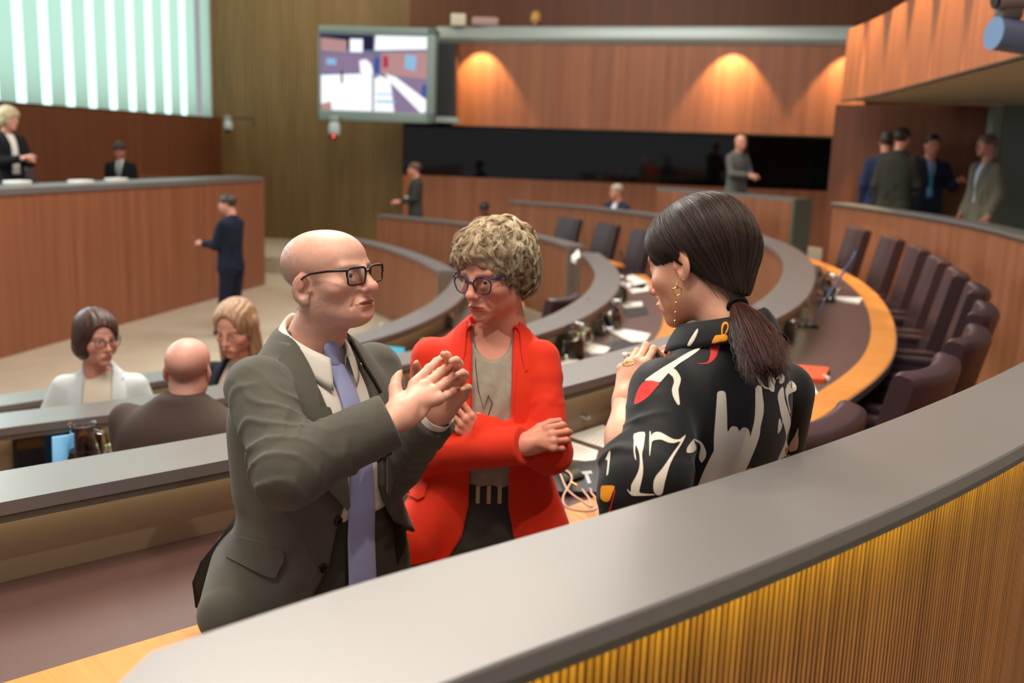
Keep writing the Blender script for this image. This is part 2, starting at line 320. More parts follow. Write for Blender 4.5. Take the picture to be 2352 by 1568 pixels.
# ================================================================== implicit surfaces -> meshes (bodies, clothes)
f4 = np.float32
def A3(p): return np.asarray(p, dtype=f4)
def s_ell(P, c, r, R=None):
    q = P-A3(c)
    if R is not None: q = q @ R
    r = A3(r); k0 = np.sqrt(((q/r)**2).sum(1)); k1 = np.sqrt(((q/(r*r))**2).sum(1))+1e-9
    return k0*(k0-1)/k1
def s_sph(P, c, r): return np.sqrt(((P-A3(c))**2).sum(1))-f4(r)
def s_cone(P, a, b, r1, r2):     # tapering limb with round ends
    a = A3(a); b = A3(b); ba = b-a; L = float(ba @ ba)+1e-9; q = P-a
    h = np.clip((q @ ba)/L, 0, 1); d = q-h[:, None]*ba
    return np.sqrt((d*d).sum(1))-(f4(r1)+h*f4(r2-r1))
def s_flat(P, a, b, r1, r2, flat, axis):   # limb whose section is flattened along AXIS by FLAT
    a = A3(a); b = A3(b); ax = A3(axis)/np.linalg.norm(axis); ba = b-a; L = float(ba @ ba)+1e-9; q = P-a
    h = np.clip((q @ ba)/L, 0, 1); d = q-h[:, None]*ba; n = d @ ax; d = d+n[:, None]*ax*(1./flat-1)
    return (np.sqrt((d*d).sum(1))-(f4(r1)+h*f4(r2-r1)))*(.5+.5*flat)
def s_box(P, c, b, r=0, R=None):
    q = P-A3(c)
    if R is not None: q = q @ R
    q = np.abs(q)-A3(b)+r; return np.sqrt((np.maximum(q, 0)**2).sum(1))+np.minimum(q.max(1), 0)-r
def smin(a, b, k):
    h = np.clip(.5+.5*(b-a)/k, 0, 1); return b+(a-b)*h-k*h*(1-h)
def smax(a, b, k): return -smin(-a, -b, k)
def U(k, *ds):
    d = ds[0]
    for e in ds[1:]: d = smin(d, e, k)
    return d
_hash = RNG.random((32, 32, 32)).astype(f4)
def noise(P, f=(1, 1, 1)):       # value noise in -1..1
    q = P*A3(f)+100; i = np.floor(q).astype(np.int32); t = q-i; t = t*t*(3-2*t); i0 = i & 31; i1 = (i+1) & 31
    x0, y0, z0 = i0.T; x1, y1, z1 = i1.T; u, v, w = t.T; H = _hash
    c = lambda a, b: a+(b-a)*u
    e = c(H[x0, y0, z0], H[x1, y0, z0]); g = c(H[x0, y1, z0], H[x1, y1, z0]); h = c(H[x0, y0, z1], H[x1, y0, z1]); j = c(H[x0, y1, z1], H[x1, y1, z1])
    e = e+(g-e)*v; h = h+(j-h)*v; return (e+(h-e)*w)*2-1
def surf(fn, lo, hi, h, B=6, margin=1.6):
    """surface of fn(P)=0 inside the box lo..hi as a quad mesh with cells of size h"""
    lo = np.asarray(lo, float); n = np.ceil((np.asarray(hi, float)-lo)/h/B).astype(int)*B+1
    nb = (n-1)//B
    g = np.stack(np.meshgrid(*[np.arange(k) for k in nb], indexing='ij'), -1).reshape(-1, 3)
    dc = fn((lo+(g*B+B/2)*h).astype(f4)); act = np.abs(dc) < B*h*.87*margin
    val = np.full(n, 1., dtype=f4)
    # sign fill by blocks
    sg = np.where(dc < 0, f4(-1), f4(1)).reshape(nb); val[:-1, :-1, :-1] = np.repeat(np.repeat(np.repeat(sg, B, 0), B, 1), B, 2)
    o = np.stack(np.meshgrid(*[np.arange(B+1)]*3, indexing='ij'), -1).reshape(-1, 3)
    idx = (g[act][:, None, :]*B+o[None]).reshape(-1, 3)
    flat = np.ravel_multi_index(idx.T, n); flat = np.unique(flat)
    ijk = np.stack(np.unravel_index(flat, n), -1); out = np.empty(len(flat), dtype=f4)
    for s in range(0, len(flat), 400000): out[s:s+400000] = fn((lo+ijk[s:s+400000]*h).astype(f4))
    val.ravel()[flat] = out
    val[0], val[-1] = np.maximum(val[0], 1e-4), np.maximum(val[-1], 1e-4); val[:, 0], val[:, -1] = np.maximum(val[:, 0], 1e-4), np.maximum(val[:, -1], 1e-4); val[:, :, 0], val[:, :, -1] = np.maximum(val[:, :, 0], 1e-4), np.maximum(val[:, :, -1], 1e-4)
    ins = val < 0; c = n-1
    cnt = np.zeros(c, dtype=np.int8)
    for dx in (0, 1):
        for dy in (0, 1):
            for dz in (0, 1): cnt += ins[dx:dx+c[0], dy:dy+c[1], dz:dz+c[2]]
    cells = np.argwhere((cnt > 0) & (cnt < 8)); 
    if len(cells) == 0: return np.zeros((0, 3)), []
    vid = np.full(c, -1, dtype=np.int64); vid[tuple(cells.T)] = np.arange(len(cells))
    acc = np.zeros((len(cells), 3)); num = np.zeros(len(cells))
    cor = [(0, 0, 0), (1, 0, 0), (0, 1, 0), (1, 1, 0), (0, 0, 1), (1, 0, 1), (0, 1, 1), (1, 1, 1)]
    cv = np.stack([val[cells[:, 0]+a, cells[:, 1]+b, cells[:, 2]+d] for a, b, d in cor], -1)
    for a in range(8):
        for b in range(a+1, 8):
            pa, pb = np.array(cor[a]), np.array(cor[b])
            if np.abs(pa-pb).sum() != 1: continue
            va, vb = cv[:, a], cv[:, b]; m = (va < 0) != (vb < 0); t = np.where(m, va/np.where(m, va-vb, 1), 0)
            acc[m] += pa+(pb-pa)*t[m][:, None]; num[m] += 1
    V = lo+(cells+acc/num[:, None])*h
    F = []
    for ax in range(3):
        a, b = (ax+1) % 3, (ax+2) % 3
        sl0 = [slice(None)]*3; sl1 = [slice(None)]*3; sl0[ax] = slice(0, -1); sl1[ax] = slice(1, None)
        cr = ins[tuple(sl0)] != ins[tuple(sl1)]
        e = np.argwhere(cr); e = e[(e[:, a] > 0) & (e[:, b] > 0) & (e[:, a] < c[a]) & (e[:, b] < c[b])]
        def gt(da, db): q = e.copy(); q[:, a] += da; q[:, b] += db; return vid[tuple(q.T)]
        f = np.stack([gt(-1, -1), gt(0, -1), gt(0, 0), gt(-1, 0)], -1); fl_ = ~ins[tuple(e.T)]; f[fl_] = f[fl_][:, ::-1]; F.append(f)
    F = np.concatenate(F); F = F[(F >= 0).all(1)]
    return V, F
def relax(V, F, it=1, lam=.5):
    E = np.concatenate([F[:, [0, 1]], F[:, [1, 2]], F[:, [2, 3]], F[:, [3, 0]]]); n = len(V); deg = np.bincount(E[:, 0], minlength=n)+np.bincount(E[:, 1], minlength=n)
    for _ in range(it):
        S = np.zeros_like(V)
        for k in range(3): S[:, k] = np.bincount(E[:, 0], V[E[:, 1], k], n)+np.bincount(E[:, 1], V[E[:, 0], k], n)
        V = V+(S/np.maximum(deg, 1)[:, None]-V)*lam
    return V
def solid(name, fn, lo, hi, h, mats, parent=None, it=1, col=None, xf=None):
    V, F = surf(fn, lo, hi, h); V = relax(V, F, it)
    c = col(V.astype(f4)) if col else None
    if xf is not None: V = V @ xf[0].T+xf[1]
    return mesh(name, V, F, mats, parent, True, col=c)
def joined(name, parts, mats, parent=None):   # several islands -> one mesh with colours
    V = []; F = []; C = []; n = 0
    for v, f, c in parts:
        V.append(v); F += [[i+n for i in q] for q in np.asarray(f).tolist()]; n += len(v); C.append(np.broadcast_to(np.asarray(c, float), (len(v), 3)))
    return mesh(name, np.concatenate(V), F, mats, parent, True, col=np.concatenate(C))
def bvh_of(*obs):
    V = []; F = []
    for o in obs:
        b = len(V); M = o.matrix_world if o.parent is None else o.matrix_world
        V += [v.co.copy() for v in o.data.vertices]; F += [tuple(b+i for i in p.vertices) for p in o.data.polygons]
    return BVHTree.FromPolygons(V, F)
def rotz(a): c, s = math.cos(a), math.sin(a); return np.array([[c, -s, 0], [s, c, 0], [0, 0, 1.]])
def rotx(a): c, s = math.cos(a), math.sin(a); return np.array([[1., 0, 0], [0, c, -s], [0, s, c]])
def roty(a): c, s = math.cos(a), math.sin(a); return np.array([[c, 0, s], [0, 1., 0], [-s, 0, c]])
def facing(theta, pitch=0, roll=0):
    """columns = the figure's right, front, up.  theta 0 looks at the camera, 90 looks to the right of the picture; pitch up, roll to its right"""
    return rotz(math.radians(180+theta)) @ rotx(math.radians(pitch)) @ roty(math.radians(roll))
# ------------------------------------------------------------------ heads
def head_fn(p):
    """signed distance of a head in its own axes (x its right, y its front, z up, eyes at z = 0)"""
    g = p.get
    w = g('w', 1.); jaw = g('jaw', 1.); ny = g('nose', 1.); lipk = g('lip', 1.); fat = g('fat', 0.); brow = g('brow', 1.); eo = g('open', .0052); agek = g('age', .5)
    chin = g('chin', 0.); mw = g('mouth', 1.1)
    def fn(P):
        zu, zl = g('zs', (1., 1.)); P0 = P; P = P.copy(); P[:, 2] = np.where(P[:, 2] > 0, P[:, 2]/zu, np.where(P[:, 2] > -.11*zl, P[:, 2]/zl, P[:, 2]+.11*zl-.11))
        X = P.copy(); X[:, 0] /= w; S = X.copy(); S[:, 0] = np.abs(S[:, 0])
        d = s_ell(X, (0, -.016, .036), (.0755, .094, .081))
        d = smin(d, s_ell(X, (0, .030, .040), (.064, .062, .062)), .03)
        d = smin(d, s_ell(X, (0, .032, -.028), (.061, .058, .066)), .03)
        d = smin(d, s_ell(X, (0, .026, -.072), (.050*jaw, .058, .042)), .03)
        d = smin(d, s_ell(S, (.047*jaw, -.004, -.060), (.017, .026, .030)), .03)
        d = smin(d, s_ell(X, (0, .078+chin, -.103+g('chinz', 0.)), (.024*jaw, .018, .017)), .026)
        d = smin(d, s_ell(S, (.046, .058, -.030), (.020, .020, .016)), .03)
        if fat: d = smin(d, s_ell(X, (0, .045, -.110+g('chinz', 0.)), (.040, .05, .022+.02*fat)), .04)
        d = smin(d, s_cone(S, (.010, .090, .017), (.040, .078, .021), .0095*brow, .0085*brow), .018)
        # sockets, eyeball with lids
        d = smax(d, -s_ell(S, (.031, .101, .001), (.0185, .0135, .0115)), .014)
        lid = smax(s_sph(S, (.031, .0775, -.001), .0142), -s_ell(S, (.0315, .094, -.0015), (.0128, .013, eo)), .0025)
        d = smin(d, lid, .006)
        d = smin(d, s_cone(S, (.024, .0865, -.016), (.038, .080, -.014), .0035+.002*agek, .003), .008)
        # nose
        n = s_cone(X, (0, .0935+.0035*ny, .009), (0, .106+.007*ny, -.030), .0076, .0095*ny)
        n = smin(n, s_sph(X, (0, .107+.0085*ny, -.0345), .0108*ny), .010)
        n = smin(n, s_ell(S, (.0118*ny, .1005, -.0395), (.0075, .0105, .0075)), .008)
        n = smin(n, s_cone(X, (0, .098, -.042), (0, .094, -.058), .006, .010), .010)
        d = smin(d, n, .011)
        d = smax(d, -s_ell(S, (.0065, .110, -.0455), (.0036, .006, .003)), .004)
        # mouth
        d = smin(d, s_ell(X, (0, .080, -.072), (.034, .021, .022)), .016)
        up = smin(s_ell(S, (.0075*mw, .0975, -.0668), (.0135*mw, .0075, .0050*lipk)), s_ell(S, (.016*mw, .0925, -.0690), (.013*mw, .007, .0036*lipk)), .008)
        dn = smin(s_ell(X, (0, .0965, -.0772), (.0155*mw, .0075, .0060*lipk)), s_ell(X, (0, .0925, -.0755), (.023*mw, .007, .0040*lipk)), .008)
        d = smin(d, smin(up, dn, .002), .0045)
        d = smax(d, -s_ell(S, (.008*mw, .104, -.0716), (.019*mw, .008, .0012+g('gape', 0)), ), .0025)
        d = smax(d, -s_cone(S, (.0195, .097, -.043), (.033, .083, -.076), .0015+.0015*agek, .001), .012)
        d = smax(d, -s_ell(X, (0, .103, -.0905), (.018, .008, .006)), .012)
        # ears
        q = S.copy(); q[:, 0] -= .0745; q[:, 1] += .010; q[:, 2] += .012+g('earlow', 0.); q = q @ (rotz(.42) @ rotx(-.18)).astype(f4)
        q *= 1/g('ear', 1.)
        e = s_ell(q, (0, 0, 0), (.0075, .0195, .0315))
        e = smax(e, -s_ell(q, (.0085, .0025, .002), (.0105, .0125, .0235)), .002)
        e = smin(e, s_ell(q, (.002, -.003, .008), (.0035, .0075, .014)), .004)
        e = smax(e, -s_ell(q, (.005, .008, -.004), (.006, .006, .009)), .004)
        e = smin(e, s_ell(q, (.001, .006, -.027), (.0045, .0075, .0085)), .006)
        e = smin(e, s_sph(q, (.002, .0145, -.004), .0045), .005)
        d = smin(d, e*g('ear', 1.), .0045)
        # neck
        nk = g('neck', ((0, -.022, -.075), (0, -.050, -.20), .050, .058))
        d = smin(d, s_cone(P, *nk), .022)
        if g('adam'): d = smin(d, s_ell(P, (0, .022, -.165), (.012, .014, .02)), .02)
        return d
    return fn
def gauss(P, c, r): return np.exp(-(((P-A3(c))/A3(r))**2).sum(1))
def head_col(p):
    sk = np.array(lin(*p['skin'])); lip = np.array(lin(*p.get('lipc', (176, 96, 84)))); red = np.array(lin(*p.get('red', (206, 122, 98)))); w = p.get('w', 1.)
    br = np.array(lin(*p['browc'])) if p.get('browc') else None
    def fn(V):
        zu, zl = p.get('zs', (1., 1.)); V = V.copy(); V[:, 2] = np.where(V[:, 2] > 0, V[:, 2]/zu, V[:, 2]/zl)
        S = V.copy(); S[:, 0] = np.abs(S[:, 0])/w
        c = np.tile(sk, (len(V), 1))
        def mixc(t, col):
            nonlocal c
            t = np.clip(t, 0, 1)[:, None]; c = c*(1-t)+np.array(col)*t
        mixc(.6*gauss(S, (.045, .07, -.035), (.022, .03, .02)), red); mixc(.7*gauss(S, (0, .115, -.035), (.018, .02, .016)), red)
        mixc(.65*gauss(S, (.078, -.01, -.01), (.012, .03, .036)), red)
        mixc(.22+.25*noise(V, (60, 60, 60)), sk*.90); mixc(np.clip(.10+.16*noise(V, (130, 130, 130)), 0, .4), red); mixc(.5*gauss(S, (.032, .085, -.014), (.016, .02, .006)), sk*.82)
        m = np.maximum(gauss(S, (.008, .099, -.0668), (.017, .012, .0052)), gauss(S, (.006, .099, -.0775), (.019, .012, .0062))); mixc(np.clip((m-.35)*3, 0, 1)*.85*(V[:, 1] > .083), lip)
        if br is not None:
            zc = .0215+.10*np.clip(S[:, 0]-.012, 0, .02)-.30*np.clip(S[:, 0]-.036, 0, .03)
            m = np.exp(-((S[:, 2]-zc)/.0042)**2)*(S[:, 0] > .011)*(S[:, 0] < .052)*(V[:, 1] > .04); mixc(m*p.get('brows', .7)*(.75+.25*noise(V, (400, 400, 200))), br)
        if p.get('paint'): c = p['paint'](V, c)
        return c
    return fn
def eye_parts(p, gaze=(0, 0), iris=(70, 90, 110)):
    """one mesh: two eyeballs with iris and pupil, in head axes"""
    out = []; n = 20
    for s in (-1, 1):
        V = []; F = []; C = []; b = 0; dr = Vector((gaze[0], 1, gaze[1])).normalized(); c0 = Vector((s*.031*p.get('w', 1.), .0775, -.001))
        q = Vector((0, 1, 0)).rotation_difference(dr)
        angs = [0, 8, 9, 22, 25, 28, 45, 65, 90, 130, 180]
        for a in angs:
            for k in range(n):
                v = Vector((math.sin(math.radians(a))*math.cos(2*PI*k/n), math.cos(math.radians(a)), math.sin(math.radians(a))*math.sin(2*PI*k/n))); V.append((c0+(q @ v)*.0126)[:])
                C.append((.004, .004, .004) if a < 9 else (lin(*iris) if a < 24 else ((.02, .02, .025) if a < 27 else lin(214, 200, 192))))
        for i in range(len(angs)-1):
            for k in range(n): F.append([b+i*n+k, b+(i+1)*n+k, b+(i+1)*n+(k+1) % n, b+i*n+(k+1) % n])
        out.append((np.array(V), F, np.array(C)))
    return out
def add_eyes(p, R, c, parent, gaze=(0, 0), iris=(70, 90, 110)):
    for v, f, k in eye_parts(p, gaze, iris): mesh('eye', v @ R.T+c, f, EYE, parent, True, col=k)
EYE = mat('eye', (1., 1., 1.), .08, attr=True)
SKIN = mat('skin', (1., 1., 1.), .42, 0, .45, bump=.3, scale=520, attr=True, sss=.12)
SKINB = mat('skin_far', (1., 1., 1.), .5, attr=True)
def glasses(name, parent, xf, mats, w=.052, h=.034, gap=.018, y=.108, z=-.004, sq=4., r=.0019, top=1.3, tw=.078, tilt=.08, earz=.010, wrap=.004, earY=-.005, lens=True):
    """frame (rims, bridge, temples) and a lens pair as its children, in head axes"""
    m = MB(); g = MB(); hw = gap/2+w/2
    def P(sx, u, v): return Vector((sx*(hw+u), y-wrap*((u+w/2)/w)*1.5-tilt*(-v)*1.0, z+v))
    for sx in (-1, 1):
        pts = []; n = 40; rr = []
        for k in range(n+1):
            t = 2*PI*k/n; c, s = math.cos(t), math.sin(t)
            u = w/2*math.copysign(abs(c)**(2/sq), c); v = h/2*math.copysign(abs(s)**(2/sq), s)
            if v < 0: u *= .92
            pts.append(P(sx, u, v)); rr.append(r*(top if v > h*.2 else 1))
        m.tube(pts, rr, 8, cap=False)
        if lens:
            V = [p[:] for p in pts[:-1]]; V2 = [(p+Vector((0, -.0012, 0)))[:] for p in pts[:-1]]; g.add(V, [list(range(n))[::-1 if sx > 0 else 1]])
        hx = P(sx, w/2, h*.42)
        m.tube([hx, hx+Vector((sx*.004, -.004, 0)), Vector((sx*(tw+.001), .065, hx.z+.001)), Vector((sx*tw, .02, (hx.z+earz)/2+.002)), Vector((sx*tw, earY, earz)), Vector((sx*(tw-.002), earY-.02, earz-.014))], [r*1.5, r*1.5, r*1.35, r*1.2, r*1.1, r*.8], 8)
    a, b = P(-1, -w/2, h*.18), P(1, -w/2, h*.18); m.tube([a, (a+b)/2+Vector((0, .003, .003)), b], r*1.2, 8)
    def tr(o):
        o.data.transform(Matrix.Translation(Vector(xf[1])) @ Matrix([list(q) for q in xf[0]]).to_4x4()); return o
    o = tr(m.obj(name, mats[0], parent, sharp=60))
    if lens: tr(g.obj('lens', mats[1], o, smooth=False, sharp=None))
    return o
LENS = bpy.data.materials.new('spectacle_glass'); LENS.use_nodes = True; N_, L_ = nt(LENS); N_.remove(N_['Principled BSDF'])
a = N_.new('ShaderNodeBsdfTransparent'); a.inputs[0].default_value = (.93, .94, .95, 1); b = N_.new('ShaderNodeBsdfGlossy'); b.inputs[1].default_value = .03; fz = N_.new('ShaderNodeFresnel'); fz.inputs[0].default_value = 1.5
mx = N_.new('ShaderNodeMixShader'); L_.new(fz.outputs[0], mx.inputs[0]); L_.new(a.outputs[0], mx.inputs[1]); L_.new(b.outputs[0], mx.inputs[2]); L_.new(mx.outputs[0], N_['Material Output'].inputs[0])
# ================================================================== figure helpers
from mathutils.geometry import delaunay_2d_cdt
def unit(v): v = np.asarray(v, float); return v/np.linalg.norm(v)
def loft_fn(zs, cx, cy, a, b, n=2.4, ztop=None, zbot=None, round_=.02):
    """smooth stack of super-ellipses along z in local axes"""
    zs = np.asarray(zs, float); o = np.argsort(zs); zz = np.linspace(zs.min(), zs.max(), 160)
    def sm(v):
        v = np.interp(zz, zs[o], np.broadcast_to(np.asarray(v, float), zs.shape)[o])
        for _ in range(30): v[1:-1] = .25*v[:-2]+.5*v[1:-1]+.25*v[2:]
        return v
    X, Y, A_, B_ = sm(cx), sm(cy), sm(a), sm(b)
    def fn(P):
        z = P[:, 2]; x0 = np.interp(z, zz, X); y0 = np.interp(z, zz, Y); ra = np.interp(z, zz, A_); rb = np.interp(z, zz, B_)
        u = np.abs(P[:, 0]-x0)/ra; v = np.abs(P[:, 1]-y0)/rb
        k = (u**n+v**n)**(1./n); d = (k-1)*np.minimum(ra, rb)*np.clip(.55+.45*np.hypot(P[:, 0]-x0, P[:, 1]-y0)/np.maximum(1e-4, np.hypot(ra, rb)), 0, 1.2)
        d = (k-1)*np.minimum(ra, rb)
        if ztop is not None: d = smax(d, z-ztop, round_)
        if zbot is not None: d = smax(d, zbot-z, .004)
        return d.astype(f4)
    return fn
def limb(P, pts, rs, k=.02, flat=None):
    d = None
    for i in range(len(pts)-1):
        e = s_cone(P, pts[i], pts[i+1], rs[i], rs[i+1]); d = e if d is None else smin(d, e, k)
    return d
def creases(P, c, ax, r, n=38., amp=.004, seed=0):
    """soft cloth folds that run across a limb near the joint c"""
    ax = A3(unit(ax)); q = P-A3(c); t = q @ ax; g = np.exp(-(q*q).sum(1)/(r*r))
    w = noise(q+seed, (7, 7, 7)); w2 = noise(q+seed+9, (19, 19, 19)); sn = np.abs(np.sin(t*n*.5+w*3.4+w2*1.1)); r_ = .35-np.exp(-(sn/.34)**2)
    return amp*1.5*g*r_*np.clip(.55+.75*noise(q+seed+5, (12, 12, 12)), 0, 1.2)
# ------------------------------------------------------------------ hands
def hand_fn(side, curl, splay=(.10, .03, -.04, -.12), thumb=(.5, .5, .3, .2), size=1., tk=1., lift=(0, 0, 0, 0), stub=.06):
    """side +1 right, -1 left.  axes: y towards the fingers, z out of the back of the hand, thumb on -x*side.  curl: per finger three bends (radians)"""
    s = -side; L = ((.040, .025, .020), (.045, .029, .022), (.041, .027, .021), (.032, .020, .018)); R = (.0088, .0090, .0085, .0075)
    K = ((.028, .088, .002), (.0095, .093, .004), (-.0095, .089, .002), (-.027, .080, -.002)); segs = []; tips = []
    for i in range(4):
        p = np.array([K[i][0]*s, K[i][1], K[i][2]]); ang = lift[i]; ch = [p]
        yaw = splay[i]*s
        for j in range(3):
            ang -= curl[i][j]; d = np.array([math.sin(yaw)*math.cos(ang), math.cos(yaw)*math.cos(ang), math.sin(ang)]); p = p+d*L[i][j]; ch.append(p)
        segs.append((ch, [R[i]*1.08, R[i]*.98, R[i]*.9, R[i]*.72])); tips.append((ch[3], ch[3]-ch[2], R[i], i))
    t0 = np.array([.018*s, .022, -.006]); a, e, b1, b2 = thumb     # a: out sideways, e: towards the palm
    d0 = unit([s*math.sin(a+.35), math.cos(a+.35), -math.sin(e)]); t1 = t0+d0*.043; d1 = unit([s*math.sin(a-b1*.6+.2), math.cos(a-b1*.6+.2), -math.sin(e+b1*.5)]); t2 = t1+d1*.033; d2 = unit([s*math.sin(a-b1*.6-b2+.2), math.cos(a-b1*.6-b2+.2), -math.sin(e+b1*.5+b2*.4)]); t3 = t2+d2*.027
    tips.append((t3, d2, .0095, 4))
    def fn(P):
        P = P/size; d = None
        for i in range(4):
            a_ = np.array([K[i][0]*s*.55, .008, 0]); e_ = s_flat(P, a_, K[i], .0135, .0112, .95, (1, 0, 0)); d = e_ if d is None else smin(d, e_, .012)
        d = smin(d, s_cone(P, (0, -stub, 0), (0, .012, 0), .024, .0255), .02)
        d = smin(d, s_ell(P, (.017*s, .038, -.011), (.015, .028, .012)), .012); d = smin(d, s_ell(P, (-.020*s, .036, -.009), (.012, .03, .011)), .012)
        for i in range(4): d = smin(d, s_sph(P, np.array(K[i])+(0, -.001, .0035), .0085), .006)
        fd = None
        for ch, rr in segs:
            e_ = None
            for j in range(3):
                c = s_cone(P, ch[j], ch[j+1], rr[j]*tk, rr[j+1]*tk); e_ = c if e_ is None else smin(e_, c, .003)
                if j: e_ = smin(e_, s_sph(P, ch[j]+np.array((0, 0, .0012)), rr[j]*1.03*tk), .003)
            fd = e_ if fd is None else np.minimum(fd, e_)
        d = smin(d, fd, .0045)
        th = smin(smin(s_cone(P, t0, t1, .0150, .0118), s_cone(P, t1, t2, .0112, .0102), .005), s_cone(P, t2, t3, .0104, .0075), .003)
        d = smin(d, th, .010)
        return d*size
    return fn, tips
def frame(f, d):                   # columns x,y,z with y = fingers, z = back of hand
    y = unit(f); z = np.asarray(d, float); z = unit(z-y*(z @ y)); return np.stack([np.cross(y, z), y, z], 1)
def hand_island(o, f, d, fn, skin, h=.0022, nail=None, tips=(), side=1, red=(205, 125, 104)):
    R = frame(f, d); V, F = surf(fn, (-.075, -.065, -.085), (.075, .20, .06), h); V = relax(V, F, 1)
    c = np.tile(np.array(lin(*skin)), (len(V), 1)); k = np.clip(.35+.35*noise(V.astype(f4), (70, 70, 70)), 0, 1)*.5
    kk = np.zeros(len(V))
    for tp, dr, r, i in tips: kk = np.maximum(kk, .6*gauss(V.astype(f4), tp, (.012, .012, .012)))
    k = np.clip(k+kk, 0, .85)[:, None]; c = c*(1-k)+np.array(lin(*red))*k
    return V @ R.T+np.asarray(o), F, c
def nails(o, f, d, tips, m, parent, size=1., which=(0, 1, 2, 3, 4), curl_z=None):
    """a small curved plate on the back of each fingertip"""
    R = frame(f, d)
    for tp, dr, r, i in tips:
        if i not in which: continue
        mb = MB()
        y = unit(dr); z = np.array([0, 0, 1.]) if i < 4 else unit([0, .0, 1]); z = unit(z-y*(z @ y)); x = np.cross(y, z); r_ = r*.80
        V = []; n = 7
        for a in range(n):
            for b in range(6):
                w = (a/(n-1)*2-1)*.95; t = b/5; u = -.004+t*.0105; sh = r_*1.06*(1-.22*max(0, t-.55)**2*4)
                V.append((np.array(tp)+x*math.sin(w)*sh*(1-.25*(t > .9))+z*(math.cos(w)*r_*1.03+.0003)+y*u)*size)
        V = np.array(V) @ R.T+np.asarray(o); mb.add(V, [[a*6+b, a*6+b+1, (a+1)*6+b+1, (a+1)*6+b] for a in range(n-1) for b in range(5)]); mb.obj('nail', m, parent)
# ------------------------------------------------------------------ strands and cloth pieces
def strands(name, curves, r, m, parent, n=3, tip=.25, col=None):
    """many thin hairs as one mesh; curves: list of (k,3) arrays"""
    C = np.array(curves); N, k, _ = C.shape
    T = np.gradient(C, axis=1); T /= np.linalg.norm(T, axis=2)[..., None]+1e-9
    a = np.where(np.abs(T[..., 2:3]) < .9, np.array([0, 0, 1.]), np.array([1., 0, 0])); X = np.cross(T, a); X /= np.linalg.norm(X, axis=2)[..., None]+1e-9; Y = np.cross(T, X)
    rr = np.broadcast_to(np.asarray(r, float).reshape(-1, 1), (N, k))*np.interp(np.arange(k)/(k-1), [0, .15, .7, 1], [.7, 1, .9, tip])[None]
    V = np.stack([C+(X*math.cos(2*PI*j/n)+Y*math.sin(2*PI*j/n))*rr[..., None] for j in range(n)], 2).reshape(-1, 3)
    i = np.arange(N)[:, None, None]*k*n+np.arange(k-1)[None, :, None]*n; j = np.arange(n)[None, None]; j2 = (j+1) % n
    F = np.stack([i+j, i+j2, i+n+j2, i+n+j], -1).reshape(-1, 4)
    cc = None
    if col is not None: cc = np.repeat(np.asarray(col), k*n, 0)
    me = bpy.data.meshes.new(name); me.vertices.add(len(V)); me.vertices.foreach_set('co', V.ravel())
    me.loops.add(F.size); me.loops.foreach_set('vertex_index', F.ravel().astype(np.int32)); me.polygons.add(len(F)); me.polygons.foreach_set('loop_start', np.arange(0, F.size, 4, dtype=np.int32)); me.polygons.foreach_set('use_smooth', np.ones(len(F), dtype=bool))
    if cc is not None:
        at_ = me.color_attributes.new('Col', 'FLOAT_COLOR', 'POINT'); q = np.ones((len(V), 4), dtype=np.float32); q[:, :3] = cc; at_.data.foreach_set('color', q.ravel())
    me.update(calc_edges=True); me.materials.append(m); return link(bpy.data.objects.new(name, me), parent)
def smooth_poly(pts, n=6):         # closed rounded outline through points
    P = np.array(pts, float); out = []; m = len(P)
    for i in range(m):
        p0, p1, p2, p3 = P[i-1], P[i], P[(i+1) % m], P[(i+2) % m]
        for t in np.arange(n)/n: out.append(.5*(2*p1+(p2-p0)*t+(2*p0-5*p1+4*p2-p3)*t*t+(3*p1-p0-3*p2+p3)*t**3))
    return np.array(out)
def tri_fill(poly, h):
    """outline -> dense triangles"""
    P = np.asarray(poly, float); b = []
    for i in range(len(P)):
        q = P[(i+1) % len(P)]; n = max(1, int(np.linalg.norm(q-P[i])/h)); b += [P[i]+(q-P[i])*t for t in np.arange(n)/n]
    b = np.array(b); lo, hi = b.min(0), b.max(0); g = np.stack(np.meshgrid(np.arange(lo[0], hi[0], h), np.arange(lo[1], hi[1], h), indexing='ij'), -1).reshape(-1, 2)
    x, y = g.T; ins = np.zeros(len(g), bool); j = len(b)-1; dm = np.full(len(g), 9.)
    for i in range(len(b)):
        xi, yi = b[i]; xj, yj = b[j]; c = ((yi > y) != (yj > y)) & (x < (xj-xi)*(y-yi)/((yj-yi) or 1e-12)+xi); ins ^= c; dm = np.minimum(dm, (x-xi)**2+(y-yi)**2); j = i
    g = g[ins & (dm > (h*.45)**2)]; allp = [Vector(p) for p in np.r_[b, g]] if len(g) else [Vector(p) for p in b]
    r = delaunay_2d_cdt(allp, [], [list(range(len(b)))], 1, 1e-6)
    return np.array([v[:] for v in r[0]]), [list(f) for f in r[2]]
def sheet(pts, tris, off_dir, th):
    """closed thin plate from a triangulated point sheet pushed along off_dir (per point)"""
    n = len(pts); V = np.r_[pts+off_dir*th, pts]; F = [list(t) for t in tris]+[[i+n for i in t[::-1]] for t in tris]; E = {}
    for t in tris:
        for a, b in zip(t, t[1:]+t[:1]): E[(a, b)] = 1
    for a, b in E:
        if (b, a) not in E: F.append([b, a, a+n, b+n])
    return V, F
